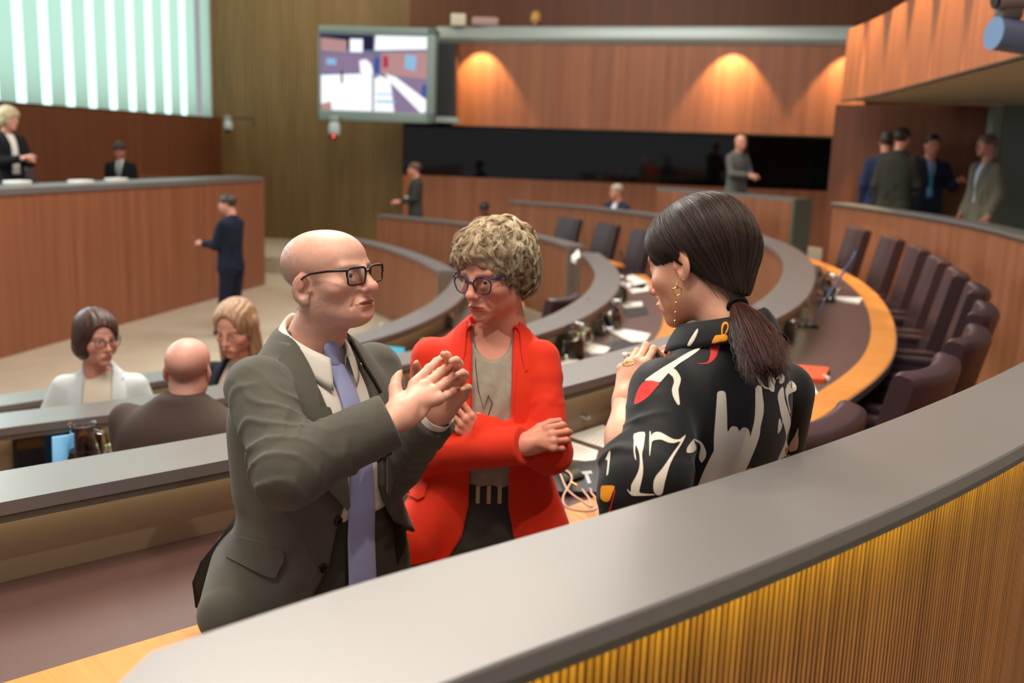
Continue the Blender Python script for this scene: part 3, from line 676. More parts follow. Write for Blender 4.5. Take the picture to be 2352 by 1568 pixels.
def drape(poly, to3d, dirn, bvh, h, lift=.0006, th=.002):
    """lay a flat outline on a cloth surface: to3d maps its points to ray starts (or rays if dirn is None: to3d returns origin,dir)"""
    uv, T = tri_fill(poly, h); P = []; Nn = []; ok = []
    for q in uv:
        o, d = to3d(q) if dirn is None else (to3d(q), dirn)
        r = bvh.ray_cast(Vector(o), Vector(d).normalized())
        if r[0] is None and dirn is not None:
            r = bvh.find_nearest(Vector(o)+Vector(d).normalized()*(Vector(o)-bvh.find_nearest(Vector(o))[0]).length)
        if r[0] is None: P.append(np.array(o)); Nn.append(-np.array(d)); ok.append(False); continue
        nrm = np.array(r[1][:]); nrm = nrm if nrm @ np.array(d) < 0 else -nrm; P.append(np.array(r[0][:])+nrm*lift); Nn.append(nrm); ok.append(True)
    P = np.array(P); Nn = np.array(Nn); T = [t for t in T if all(ok[i] for i in t) and max(np.linalg.norm(P[t[i]]-P[t[i-1]]) for i in range(len(t))) < h*7]
    if not T: return np.zeros((0, 3)), []
    lab = list(range(len(P)))                       # keep the largest connected piece
    def root_(i):
        while lab[i] != i: lab[i] = lab[lab[i]]; i = lab[i]
        return i
    for t in T:
        a = root_(t[0])
        for i in t[1:]: lab[root_(i)] = a
    cnt = {}
    for t in T: r0 = root_(t[0]); cnt[r0] = cnt.get(r0, 0)+1
    best = max(cnt, key=cnt.get); T = [t for t in T if root_(t[0]) == best]
    use = sorted({i for t in T for i in t}); mp = {i: k for k, i in enumerate(use)}; P = P[use]; Nn = Nn[use]; T = [[mp[i] for i in t] for t in T]
    T2 = []
    for t in T:
        nn = np.cross(P[t[1]]-P[t[0]], P[t[2]]-P[t[0]]); T2.append(list(t) if nn @ Nn[t[0]] > 0 else list(t)[::-1])
    if th <= 0: return P, T2
    return sheet(P, T2, Nn, th)
# ================================================================== the man in the grey-green suit
SUIT = mat('grey_green_wool', (86, 84, 74), .85, 0, .25, bump=.35, scale=1400, sheen=.15, vary=.06, vscale=30)
TROU = mat('dark_suit_trousers', (66, 64, 58), .85, 0, .25, bump=.3, scale=1400)
SUITD = mat('suit_lining', (22, 20, 22), .6)
SHIRT = mat('off_white_shirt', (226, 218, 206), .75, bump=.1, scale=900)
TIE = mat('periwinkle_silk', (152, 158, 200), .5, 0, .5, bump=.3, scale=1600, sheen=.2)
HORN = mat('black_horn_button', (20, 18, 17), .25)
def person(name, label, loc, group=None):
    t = empty(name, loc); return tag(t, label, 'person', group)
def build_man():
    yaw = 50; Rb = facing(yaw, 0)
    Oc = at(735, 792, 2.10)                          # base of the neck
    L = lambda v: Rb @ np.asarray(v, float)+Oc       # torso axes -> world
    inv = lambda P: ((P-Oc.astype(f4)) @ Rb.astype(f4))
    Rh = facing(62, 8, 0)*.97; Hc = at(752, 633, 2.10)
    hp = dict(zs=(.86, .89), earlow=.010, chinz=.013, skin=(226, 174, 152), browc=(150, 118, 98), brows=.45, age=.8, brow=.8, fat=.2, open=.0054, nose=1.2, jaw=1.04, lip=.8, gape=.0022, mouth=1.2, ear=1.2, w=1.0, chin=-.002,
              neck=((0, -.012, -.085), (-.012, -.095, -.20), .058, .068))
    def paint(V, c):
        t = np.clip((.034-V[:, 1]-.40*(V[:, 2]-.02))*14, 0, 1)*np.clip((V[:, 2]+.085)*30, 0, 1)*np.clip((.090-V[:, 2])*16, 0, 1)
        S = np.abs(V[:, 0]); t *= (1-gauss(V*A3((0, 1, 1))+np.c_[S, 0*S, 0*S], (.078, -.008, -.012), (.012, .028, .034)))
        t = np.clip(t, 0, 1)[:, None]*(.55+.25*noise(V, (300, 300, 300)))[:, None]; c = c*(1-t)+np.array(lin(168, 152, 138))*t
        b = (np.clip((-.05-V[:, 2])*25, 0, 1)*np.clip((V[:, 1]-.0)*30, 0, 1)*.16)[:, None]; return c*(1-b)+np.array(lin(166, 118, 100))*b
    hp['paint'] = paint
    V, F = surf(head_fn(hp), (-.1, -.135, -.215), (.1, .145, .13), .0021); V = relax(V, F, 1, .4); C = head_col(hp)(V.astype(f4)); parts = [(V @ Rh.T+Hc, F, C)]
    # ---------------- arms: joints in the world
    S1, E1, W1 = at(594, 892, 1.95), at(664, 1080, 1.80), at(912, 958, 1.86)
    S2, E2, W2 = at(858, 850, 2.26), at(905, 1062, 2.16), at(1003, 950, 2.05)
    # ---------------- hands
    f1 = at(1040, 846, 1.99)-W1; d1 = (-.18, -1, .42)
    hf1, tp1 = hand_fn(1, ((.10, .10, .05), (.12, .12, .06), (.14, .12, .06), (.18, .12, .06)), (.05, .02, -.01, -.06), thumb=(.42, .05, .05, .05), size=1.08, stub=.02, lift=(.12, .06, .05, .02))
    parts.append(hand_island(W1, f1, d1, hf1, (230, 176, 152), tips=tp1))
    f2 = at(1066, 848, 2.0)-W2; d2 = (.25, 1, -.25)
    hf2, tp2 = hand_fn(-1, ((.35, .45, .25), (.40, .5, .3), (.45, .5, .3), (.45, .55, .3)), (.12, .03, -.05, -.14), thumb=(.55, .35, .25, .2), size=1.08, stub=.02)
    parts.append(hand_island(W2, f2, d2, hf2, (228, 172, 148), tips=tp2))
    # ---------------- body under the clothes: torso, arms, legs (one surface with the rest)
    hip = L((0, -.02, -.60)); fw2 = Rb @ np.array([0, 1, 0]); rg = Rb @ np.array([1., 0, 0]); legs = []
    for s in (1, -1):
        a = hip+rg*s*.095; k = a+fw2*.34+rg*s*.03+np.array([0, 0, -.34]); ft = np.array([k[0]+fw2[0]*.12, k[1]+fw2[1]*.12, fA+.06]); legs.append((a, k, ft))
    def body(P):
        q = inv(P); d = loft_fn([.02, -.06, -.16, -.3, -.45, -.6, -.68], 0, [-.035, -.02, -.01, 0, 0, -.01, -.02], [.05, .10, .15, .16, .15, .165, .12], [.045, .065, .10, .105, .105, .11, .09], 2.2, .03, -.70)(q)
        for S_, E_, W_ in ((S1, E1, W1), (S2, E2, W2)): d = smin(d, limb(P, [S_, E_, W_], [.05, .042, .027]), .03)
        for a, k, ft in legs: d = smin(d, limb(P, [a, k, ft], [.08, .058, .04]), .03)
        return d
    lo = np.min([S1, E1, hip-.3, legs[0][2]-.1, legs[1][2]-.1], 0)-.12; hi = np.max([Hc, W1, W2, S2, legs[0][1]+.1], 0)+.1
    v, f = surf(body, lo, hi, .014); parts.append((relax(v, f, 2), f, lin(214, 158, 134)))
    root = joined('person', parts, SKIN)
    tag(root, 'bald man in grey-green suit and periwinkle tie, gesturing with both hands, leaning on the desk', 'person')
    add_eyes(hp, Rh, Hc, root, (.12, -.02), (88, 84, 74))
    glasses('glasses', root, (Rh, Hc), (mat('black_frame', (20, 22, 22), .3), LENS), w=.055, h=.036, gap=.016, y=.110, z=-.003, sq=5, r=.0019, top=1.45, tw=.079, earz=.004, earY=-.0, wrap=.005, tilt=.10)
    # stubble at the back and sides
    hs = []; rnd = np.random.default_rng(3); Vn = V.astype(f4); 
    sel = np.where((paint(Vn, np.zeros((len(V), 3)))[:, 0] > .07) & (V[:, 1] < .03))[0]; me = root.data
    nrm = np.array([me.vertices[int(i)].normal[:] for i in sel])
    pick = rnd.integers(0, len(sel), 6500); w = (V @ Rh.T+Hc)[sel][pick]; nn = nrm[pick]+rnd.normal(0, .25, (6500, 3))+(Rh/.965 @ np.array([0, -.3, -.7])); nn /= np.linalg.norm(nn, axis=1)[:, None]
    w = w+rnd.normal(0, .0012, w.shape); t = np.linspace(-.0006, .0016, 3)
    strands('hair', w[:, None]+nn[:, None]*t[None, :, None], .00028, mat('grey_stubble', (150, 134, 120), .6), root)
    # ---------------- shirt, collar
    zt = [.028, -.0, -.05, -.09, -.15, -.25, -.40, -.55, -.72]
    ta = np.array([.062, .094, .148, .184, .210, .205, .188, .195, .228]); tb = np.array([.055, .068, .095, .115, .128, .135, .130, .135, .155]); ty = np.array([-.046, -.040, -.030, -.020, -.008, .0, .004, .006, .004])
    sh = loft_fn(zt, 0, ty, ta-.014, tb-.012, 2.3, .02, -.365)
    shirt = solid('shirt', lambda P: sh(inv(P))+.0012*noise(P, (18, 18, 7)), Oc-.36-np.array([0, 0, .42]), Oc+.3, .006, SHIRT, root)
    V_ = []; F_ = []; nf = 64; rows = 7
    for i in range(nf+1):
        ph = math.radians(-158+316*i/nf); fr = abs(ph)/math.radians(158); 
        zt_ = .072-.070*fr**1.2; dr = .038+.034*max(0, fr-.45)/.55
        for j in range(rows):
            u = j/(rows-1)
            if u < .25: r_ = .059; z_ = zt_-.030*(1-u*4)
            else: w_ = (u-.25)/.75; r_ = .0605+.004*math.sin(w_*PI)+.018*w_**1.3*(1+.4*fr); z_ = zt_-dr*w_**1.1
            V_.append(L((math.sin(ph)*r_*.98, -math.cos(ph)*r_*1.06-.030+.030*fr, z_-.012)))
    for i in range(nf):
        for j in range(rows-1): F_.append([i*rows+j, (i+1)*rows+j, (i+1)*rows+j+1, i*rows+j+1])
    col_ = mesh('collar', V_, F_, SHIRT, shirt); md = col_.modifiers.new('thick', 'SOLIDIFY'); md.thickness = .0022; md.offset = 0
    # ---------------- trousers
    def trou(P):
        q = inv(P); d = loft_fn([-.30, -.40, -.5, -.6, -.70], 0, [0, 0, 0, -.005, -.02], [.176, .174, .185, .19, .16], [.124, .120, .128, .135, .12], 2.3, -.335, None)(q); d = smax(d, -.72-q[:, 2], .06)
        for a, k, ft in legs: d = smin(d, limb(P, [a, k, ft+np.array([0, 0, .02])], [.105, .080, .062]), .05)
        d = d+creases(P, hip+fw2*.12, (rg[0], rg[1], .9), .16, 70, .004, 3)
        return smax(d, (fA+.09)-P[:, 2], .004)
    trs = solid('trousers', trou, lo-.05, hi+.05, .008, TROU, root, 2)
    mb = MB()
    for a, k, ft in legs:
        p = np.array([ft[0], ft[1], fA+.045])+fw2*.07; mb.box(p, (.095, .29, .09), rz=math.atan2(fw2[1], fw2[0])-PI/2, bev=.035)
    mb.obj('shoes', mat('black_shoe', (16, 15, 14), .25), root)
    # ---------------- jacket
    jl = loft_fn(zt+[-.80], 0, np.r_[ty, .0], np.r_[ta, .245], np.r_[tb+.002, .165], 2.35, .030, None, .012)
    def opening(q):                # the open front between the two edges
        z = q[:, 2]; wR = np.interp(-z, [-.02, .03, .10, .20, .30, .37, .44, .52, .60, .75], [.058, .064, .060, .046, .036, .062, .078, .125, .18, .28]); wL = np.interp(-z, [-.02, .03, .10, .20, .30, .37, .41, .45, .52, .75], [.058, .066, .066, .062, .062, .092, .13, .20, .28, .40])
        x = q[:, 0]; return smax(np.maximum(x-wR, -x-wL), -(q[:, 1]-np.interp(-z, [-.03, .02, .08], [-.035, -.01, .035])), .004)
    d1_ = unit(W1-E1); d2_ = unit(W2-E2); c1 = W1-d1_*.000; c2 = W2-d2_*.004
    def sleeve(P, S_, E_, W_, cut, r, seed, sd):
        ax = unit(W_-E_); up_ = unit(S_-E_)
        d = smin(s_cone(P, S_, E_, r[0], r[1]), s_cone(P, E_, W_+ax*.03, r[1], r[2]), .035)
        d = d+creases(P, E_+up_*.05, up_+ax*.55, .12, 130, .0085, seed)+creases(P, E_+ax*.09, ax-up_*.45, .10, 140, .0080, seed+2)+creases(P, S_-up_*.10, up_-np.array([.8, 0, 0])*sd, .12, 80, .0042, seed+4)
        return smax(d, ((P-A3(cut)) @ A3(ax)), .003)
    def jac(P):
        q = inv(P)
        d = jl(q)
        d = d+.0032*noise(q, (16, 16, 6))*np.clip((-.2-q[:, 2])*6, 0, 1)+.004*np.sin(q[:, 2]*60+q[:, 0]*55+2*noise(q, (9, 9, 9)))*gauss(q, (.19, -.03, -.42), (.1, .12, .10))
        # back hem pulled out over the desk on his right side
        d = smin(d, s_cone(P, L((.10, -.10, -.50)), at(527, 1408, 1.93), .10, .066), .06)
        d = smin(d, s_cone(P, L((-.13, .02, -.46)), at(935, 1325, 2.20), .085, .07), .06)
        a1 = sleeve(P, S1, E1, W1, W1-d1_*.012, (.068, .066, .053), 1, 0); a2 = sleeve(P, S2, E2, W2, W2-d2_*.012, (.066, .062, .052), 9, 0)
        inner = q[:, 2]*0+1
        d = smax(d, -opening(q), .004)
        hem = -.735+.10*np.clip(-q[:, 1]*1.0-q[:, 0]*0.2, -.4, .4)*0
        d = smax(d, (hem-q[:, 2]), .004)
        body_in = jl(q)+.011; body_in = np.minimum(np.minimum(body_in, s_cone(P, L((-.13, .02, -.46)), at(935, 1325, 2.20), .075, .06)), s_cone(P, L((.10, -.10, -.50)), at(527, 1408, 1.93), .09, .058))
        d = smax(d, -np.maximum(body_in, -.0-q[:, 2]*0-1+.0), .003) if False else d
        low = np.clip((-.30-q[:, 2])*20, 0, 1)
        d = np.where(low > 0, smax(d, -(body_in+(1-low)*.05), .003), d)      # hollow skirt below the waist
        d = smin(d, a1, .036); d = smin(d, a2, .03)
        return d
    jlo = np.min([E1-.12, at(440, 1480, 1.85)-.06, S1-.12], 0); jhi = np.max([W1+.08, W2+.10, S2+.14, L((0, 0, .06))], 0); jlo[2] = L((0, 0, -.76))[2]
    jk = solid('jacket', jac, jlo, jhi, .0040, SUIT, root, 3)
    def tors(P):
        q = inv(P); return smax(smin(jl(q), s_cone(P, L((.10, -.10, -.50)), at(527, 1408, 1.93), .10, .066), .06), -.74-q[:, 2], .004)
    tv, tf = surf(tors, jlo, jhi, .008); tv = relax(tv, tf, 2); bt = BVHTree.FromPolygons([Vector(v) for v in tv], tf.tolist())
    bj = bvh_of(jk); fr_ = Rb @ np.array([0, -1., 0])
    def flat_on(poly, h=.007, lift=.0065, th=.005, bv=bt): return drape(poly, lambda q: L((q[0], .5, q[1])), fr_, bv, h, lift, th)
    bs = bvh_of(jk, shirt)
    mb = MB()
    for pol in ([(.066, .012), (.108, -.022), (.130, -.118), (.098, -.140), (.080, -.10), (.068, -.05)], [(.098, -.142), (.142, -.158), (.128, -.22), (.044, -.325), (.038, -.315), (.048, -.22), (.062, -.11), (.083, -.105)],
                [(-.066, .012), (-.108, -.022), (-.128, -.118), (-.100, -.140), (-.084, -.10), (-.070, -.05)], [(-.100, -.142), (-.140, -.158), (-.130, -.22), (-.074, -.325), (-.068, -.315), (-.066, -.22), (-.068, -.11), (-.086, -.105)]):
        v, f = flat_on(pol); mb.add(v, f)
    mb.obj('lapels', SUIT, jk, sharp=50)
    # collar of the jacket round the neck
    V_ = []; F_ = []
    for i in range(41):
        ph = math.radians(-112+224*i/40); fr = abs(ph)/math.radians(112)
        for j, (r_, z_) in enumerate(((.070, .034), (.073, .043), (.081, .039), (.098, .012), (.112, -.014))):
            V_.append(L((math.sin(ph)*r_*1.02, -math.cos(ph)*r_*1.1-.034+.022*fr, z_-.014-.022*fr)))
    for i in range(40):
        for j in range(4): F_.append([i*5+j, (i+1)*5+j, (i+1)*5+j+1, i*5+j+1])
    c_ = mesh('jacket_collar', V_, F_, SUIT, jk); md = c_.modifiers.new('thick', 'SOLIDIFY'); md.thickness = .004; md.offset = 0
    # pocket flap, buttons, pin
    scr = lambda q: (CAM, ray(q[0], q[1]))
    v, f = drape(smooth_poly([(532, 1228), (648, 1262), (640, 1312), (622, 1324), (530, 1284), (526, 1272)], 4), scr, None, bt, 6, .0016, .004)
    mesh('pocket_flap', v, f, SUIT, jk, sharp=50)
    def stud(name, px, py, r, t_, m, par, bv):
        h = bv.ray_cast(Vector(CAM), Vector(ray(px, py)).normalized())
        if h[0] is None: return
        b = MB(); n = Vector(h[1]); n = n if n.dot(Vector(ray(px, py))) < 0 else -n; q = Vector((0, 0, 1)).rotation_difference(n)
        b.lathe([(0, 0), (r, 0), (r, t_*.7), (r*.8, t_), (r*.55, t_*.75), (0, t_*.7)], n=16); b.V = [(q @ Vector(v_)+h[0])[:] for v_ in b.V]; return b.obj(name, m, par)
    for px, py in ((860, 1063), (871, 1056), (882, 1049), (893, 1042)): stud('cuff_button', px, py, .0062, .0035, HORN, jk, bj)
    stud('button', 742, 1304, .0105, .004, HORN, jk, bj); stud('button', 776, 1196, .0105, .004, HORN, jk, bj)
    stud('lapel_pin', 832, 836, .0062, .003, GOLD, jk, bj)
    # the back skirt of the jacket spread open over the desk behind him
    V_ = []; F_ = []
    for i, (pa, pb) in enumerate((((548, 1175), (560, 1190)), ((505, 1235), (540, 1260)), ((462, 1288), (520, 1330)), ((443, 1335), (505, 1380)), ((450, 1392), (500, 1420)))):
        for j in range(6):
            u = j/5; V_.append(at(pa[0]+(pb[0]-pa[0])*u, pa[1]+(pb[1]-pa[1])*u, 2.06-.06*u+.02*math.sin(u*PI)))
    for i in range(4):
        for j in range(5): F_.append([i*6+j, i*6+j+1, (i+1)*6+j+1, (i+1)*6+j])
    o = mesh('vent_flap', V_, F_, SUITD, jk); md = o.modifiers.new('thick', 'SOLIDIFY'); md.thickness = .005
    # ---------------- tie
    bsh = bvh_of(shirt, trs); V_ = []; F_ = []
    cl = [(.000, .012), (.000, -.03), (-.003, -.10), (-.006, -.20), (-.008, -.30), (-.006, -.42), (.000, -.53), (.006, -.60)]; ws = [.016, .020, .022, .028, .033, .037, .041, .043]
    rowsN = 60; zz = np.linspace(-.004, -.555, rowsN)
    for z_ in zz:
        x0 = np.interp(-z_, [-c[1] for c in cl], [c[0] for c in cl]); w_ = np.interp(-z_, [-c[1] for c in cl], ws)
        if z_ < -.515: w_ *= max(.02, (z_+.557)/.042)
        hh = bsh.ray_cast(Vector(L((x0, .5, min(z_, -.02)))), Vector(fr_)); base = (hh[0]-Vector(Oc)) if hh[0] else Vector((0, 0, 0)); yb = float(np.array(base[:]) @ (Rb @ np.array([0, 1., 0])))
        yb += .006+.004*np.clip((-z_-.3)*3, 0, 1)+.008*np.clip((-z_-.42)*4, 0, 1)
        if z_ > -.04: w_ *= .8; yb -= .004
        for k in range(9):
            u = k/4-1; V_.append(L((x0+u*w_, yb+.0045*(1-u*u)+.002*math.sin(z_*22)*u, z_)))
    for i in range(rowsN-1):
        for k in range(8): F_.append([i*9+k, (i+1)*9+k, (i+1)*9+k+1, i*9+k+1])
    ti = mesh('tie', V_, F_, TIE, root); md = ti.modifiers.new('thick', 'SOLIDIFY'); md.thickness = .003
    kn = solid('tie_knot', lambda P: s_flat(inv(P), (0, .040, -.002), (0, .050, -.030), .020, .012, .55, (0, 1, .2)), L((0, .05, -.01))-.05, L((0, .05, -.01))+.05, .002, TIE, ti)
    # shirt cuffs
    for (W_, dd) in ((W1, d1_), (W2, d2_)):
        b = MB(); b.tube([W_-dd*.06, W_-dd*.03, W_+dd*(-.013 if W_ is W1 else .006)], [.037, .038, .039], 24, cap=False); o = b.obj('cuff', SHIRT, shirt); md = o.modifiers.new('thick', 'SOLIDIFY'); md.thickness = .003
    return root
MAN = build_man()
# ================================================================== the woman in the red blazer
REDJ = mat('orange_red_wool', (224, 50, 22), .75, 0, .25, bump=.25, scale=1500, sheen=.1)
TEE = mat('grey_marl_jersey', (158, 148, 132), .85, bump=.25, scale=1200, vary=.12, vscale=60)
DARKT = mat('charcoal_trousers', (54, 52, 47), .8, bump=.2, scale=1200)
def build_red():
    Rb = facing(4, 0); Oc = at(1132, 745, 2.56); L = lambda v: Rb @ np.asarray(v, float)+Oc; inv = lambda P: ((P-Oc.astype(f4)) @ Rb.astype(f4))
    Rh = facing(-34, -9, 3)*.985; Hc = at(1137, 628, 2.56)
    hp = dict(zs=(.9, .93), skin=(226, 158, 134), browc=(140, 100, 76), brows=.6, age=.8, open=.0044, nose=1.02, jaw=.98, lip=.6, mouth=1.0, ear=.95, w=.97, lipc=(186, 92, 80), red=(214, 124, 100), neck=((0, -.018, -.075), (0, -.040, -.22), .049, .053))
    V, F = surf(head_fn(hp), (-.1, -.135, -.235), (.1, .145, .13), .0023); V = relax(V, F, 1, .4); parts = [(V @ Rh.T+Hc, F, head_col(hp)(V.astype(f4)))]
    S1, E1, W1 = at(992, 822, 2.56), at(978, 1042, 2.50), at(1206, 1022, 2.36)      # her right arm, in front
    S2, E2, W2 = at(1240, 826, 2.54), at(1266, 1040, 2.43), at(1085, 985, 2.44)      # her left arm, tucked behind
    hf1, tp1 = hand_fn(1, ((.7, .9, .4), (.7, .9, .4), (.7, .9, .4), (.7, .9, .4)), thumb=(.2, .4, .2, .2), size=.92, stub=.03)
    parts.append(hand_island(W1-unit(W1-E1)*.012, unit(W1-E1)+np.array([0, .30, .05]), (.1, -.9, .45), hf1, (224, 152, 126), h=.0026, tips=tp1))
    hf2, tp2 = hand_fn(-1, ((.15, .15, .1), (.15, .15, .1), (.18, .2, .1), (.25, .25, .1)), thumb=(.12, .5, .3, .2), size=.92, stub=.03)
    hw2 = at(1116, 1020, 2.43)
    parts.append(hand_island(hw2, np.array(at(1015, 915, 2.42))-hw2, (-.25, -.9, .35), hf2, (224, 152, 126), h=.0026, tips=tp2))
    hip = L((0, -.02, -.56)); fw2 = Rb @ np.array([0, 1, 0]); rg = Rb @ np.array([1., 0, 0]); legs = []
    for s in (1, -1):
        a = hip+rg*s*.09; k = a+fw2*.14+rg*s*.02+np.array([0, 0, -.42]); legs.append((a, k, np.array([k[0]+fw2[0]*.10, k[1]+fw2[1]*.10, fA+.06])))
    zt = [.02, .0, -.05, -.09, -.15, -.25, -.37, -.46, -.56, -.78]
    ta = np.array([.055, .075, .130, .168, .178, .168, .150, .158, .188, .21]); tb = np.array([.050, .058, .080, .098, .112, .120, .108, .112, .128, .14]); ty = np.array([-.034, -.030, -.028, -.020, -.006, .008, .004, .0, -.004, -.008])
    def body(P):
        q = inv(P); d = loft_fn(zt, 0, ty, ta-.03, tb-.025, 2.2, .02, -.66)(q)
        for S_, E_, W_ in ((S1, E1, W1), (S2, E2, W2)): d = smin(d, limb(P, [S_, E_, W_], [.042, .036, .025]), .03)
        for a, k, ft in legs: d = smin(d, limb(P, [a, k, ft], [.075, .055, .038]), .03)
        return d
    lo = np.min([S1, E1, W1, hip-.3, legs[0][2]-.1, legs[1][2]-.1], 0)-.12; hi = np.max([Hc, S2, E2, legs[0][1]+.1, hip+.2], 0)+.12
    v, f = surf(body, lo, hi, .014); parts.append((relax(v, f, 2), f, lin(222, 150, 124)))
    root = joined('person', parts, SKIN); tag(root, 'woman with curly short hair in an orange-red blazer, arms crossed, leaning on the desk', 'person')
    add_eyes(hp, Rh, Hc, root, (-.25, -.16), (54, 54, 52))
    glasses('glasses', root, (Rh, Hc), (mat('navy_frame', (34, 36, 92), .25), LENS), w=.050, h=.044, gap=.017, y=.108, z=-.006, sq=2.3, r=.0018, top=1.3, tw=.078, earz=.010, wrap=.006, tilt=.06)
    # ---- hair: a lumpy cap and loose curls
    cx = np.array([0, -.018, .038])
    def cap(P):
        S = P.copy(); S[:, 0] = np.abs(S[:, 0])
        d = s_ell(P, (0, -.016, .045), (.093, .112, .097)); d = smin(d, s_ell(P, (0, .045, .075), (.070, .060, .042)), .02)
        d = smin(d, s_ell(S, (.068, -.030, .005), (.026, .058, .058)), .02); d = smin(d, s_ell(P, (0, -.075, -.02), (.062, .045, .065)), .03)
        q = P+.012*np.stack([noise(P, (30, 30, 30)), noise(P+3, (30, 30, 30)), noise(P+7, (30, 30, 30))], 1)
        d = d+.0085*noise(q, (34, 34, 34))+.0030*noise(q, (80, 80, 80))
        face = s_ell(P, (0, .115, -.035), (.064, .075, .078)); d = smax(d, -face, .012); d = smax(d, -s_ell(S, (.08, .012, -.035), (.022, .024, .045)), .01)
        return d
    hm = mat('grey_blond_curls', (1., 1., 1.), .5, attr=True, spec=.35)
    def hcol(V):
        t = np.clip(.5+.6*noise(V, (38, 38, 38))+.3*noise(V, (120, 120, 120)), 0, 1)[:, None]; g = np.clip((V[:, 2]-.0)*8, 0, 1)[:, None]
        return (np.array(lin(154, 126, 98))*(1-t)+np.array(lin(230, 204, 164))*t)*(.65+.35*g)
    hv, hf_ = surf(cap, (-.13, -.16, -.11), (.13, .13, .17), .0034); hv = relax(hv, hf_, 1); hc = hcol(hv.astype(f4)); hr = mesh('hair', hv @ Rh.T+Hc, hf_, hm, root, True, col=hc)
    rnd = np.random.default_rng(5); cur = []; cc = []
    bvh = BVHTree.FromPolygons([Vector(v) for v in hv], hf_.tolist())
    crown = np.array([.0, -.045, .15])
    for i in range(430):
        k = int(rnd.integers(0, len(hv))); p = hv[k].copy()
        if p[2] < -.075: continue
        dirn = p-crown; dirn = unit(dirn-unit(p-cx)*(dirn @ unit(p-cx))+1e-6); ln = rnd.uniform(.065, .125); n_ = 16; pts = []; fr_ = []
        ph = rnd.uniform(0, 6.28); am = rnd.uniform(.004, .010); wl = rnd.uniform(.045, .085); side = np.cross(unit(p-cx), dirn); dirn = unit(dirn+side*rnd.normal(0, .45)+np.array([0, 0, -.2])); q = p-dirn*ln*.35
        for j in range(n_):
            s = j/(n_-1)*ln; r = bvh.find_nearest(Vector(q)); nn = np.array(r[1][:]); w = s/wl*6.28+ph
            lift = .002+.006*abs(math.sin(w*.5))+.014*max(0, j/(n_-1)-.65)
            pts.append(np.array(r[0][:])+nn*lift+side*math.sin(w)*am); fr_.append(nn); q = np.array(r[0][:])+dirn*ln/(n_-1)
            dirn = unit(dirn-nn*(dirn @ nn)+np.array([0, 0, -.05]))
        pts = np.array(pts)
        if (pts[-4:, 1] > .088).any() and (pts[-4:, 2] < .030).any(): continue
        if ((np.abs(pts[:, 0]) < .055) & (pts[:, 1] > .06) & (pts[:, 2] < .028)).any(): continue
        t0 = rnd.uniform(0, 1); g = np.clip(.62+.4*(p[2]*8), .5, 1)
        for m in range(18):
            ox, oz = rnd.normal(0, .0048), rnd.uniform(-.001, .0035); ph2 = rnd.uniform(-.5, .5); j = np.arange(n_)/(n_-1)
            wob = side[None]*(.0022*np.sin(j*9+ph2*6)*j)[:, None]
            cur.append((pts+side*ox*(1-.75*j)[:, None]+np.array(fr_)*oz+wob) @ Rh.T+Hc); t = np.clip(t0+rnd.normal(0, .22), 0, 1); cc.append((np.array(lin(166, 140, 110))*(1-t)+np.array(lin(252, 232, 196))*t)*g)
    strands('curls', cur, np.random.default_rng(1).uniform(.00032, .0006, len(cur)), hm, hr, 3, .12, cc)
    # ---- clothes
    ins = loft_fn(zt, 0, ty, ta-.013, tb-.013, 2.25, .0, -.60)
    def tee(P):
        q = inv(P); d = ins(q); d = d+.0035*np.sin((q[:, 0]*.9+q[:, 2]*.42)*130+2*noise(q, (7, 7, 7)))*np.clip((-q[:, 2]-.05)*8, 0, 1)*.6
        d = smax(d, -s_ell(q, (0, .06, .020), (.066, .11, .105)), .004); return smax(d, -.475-q[:, 2], .004)
    te = solid('top', tee, Oc-np.array([.26, .22, .52]), Oc+np.array([.26, .22, .06]), .0055, TEE, root)
    def trou(P):
        q = inv(P); d = loft_fn([-.38, -.46, -.56, -.66], 0, 0, [.140, .152, .172, .15], [.102, .108, .122, .11], 2.3, -.40, None)(q); d = smax(d, -.68-q[:, 2], .06)
        for a, k, ft in legs: d = smin(d, limb(P, [a, k, ft], [.098, .076, .058]), .05)
        d = d+creases(P, hip+fw2*.1, (.4, 0, 1), .16, 75, .005, 2); return smax(d, (fA+.08)-P[:, 2], .004)
    tr = solid('trousers', trou, lo-.05, hi+.05, .009, DARKT, root, 2)
    bt = BVHTree.FromPolygons([v.co for v in tr.data.vertices], [tuple(p.vertices) for p in tr.data.polygons]); mb = MB()
    for i in range(9):
        x = -.115+i*.028
        v, f = drape([(x, -.408), (x+.010, -.408), (x+.010, -.452), (x, -.452)], lambda q: L((q[0], .5, q[1])), -fw2, bt, .01, .0005, .002); mb.add(v, f)
    mb.obj('belt_bars', mat('pale_belt_print', (196, 176, 150), .5), tr, sharp=50)
    mb = MB()
    for a, k, ft in legs: mb.box(np.array([ft[0], ft[1], fA+.04])+fw2*.06, (.085, .25, .08), rz=math.atan2(fw2[1], fw2[0])-PI/2, bev=.03)
    mb.obj('shoes', mat('black_shoe', (16, 15, 14), .25), root)
    jl = loft_fn(zt, 0, ty, ta+.004, tb+.004, 2.3, .02, None, .012)
    def opening(q):
        z = q[:, 2]; w = np.interp(-z, [-.04, .0, .05, .15, .25, .36, .46, .54, .60, .70], [.060, .058, .052, .050, .049, .050, .050, .066, .10, .19]); x = q[:, 0]-.002
        return smax(np.abs(x)-w, -(q[:, 1]-np.interp(-z, [-.03, .0, .08], [-.03, -.02, .03])), .004)
    d1_, d2_ = unit(W1-E1), unit(W2-E2)
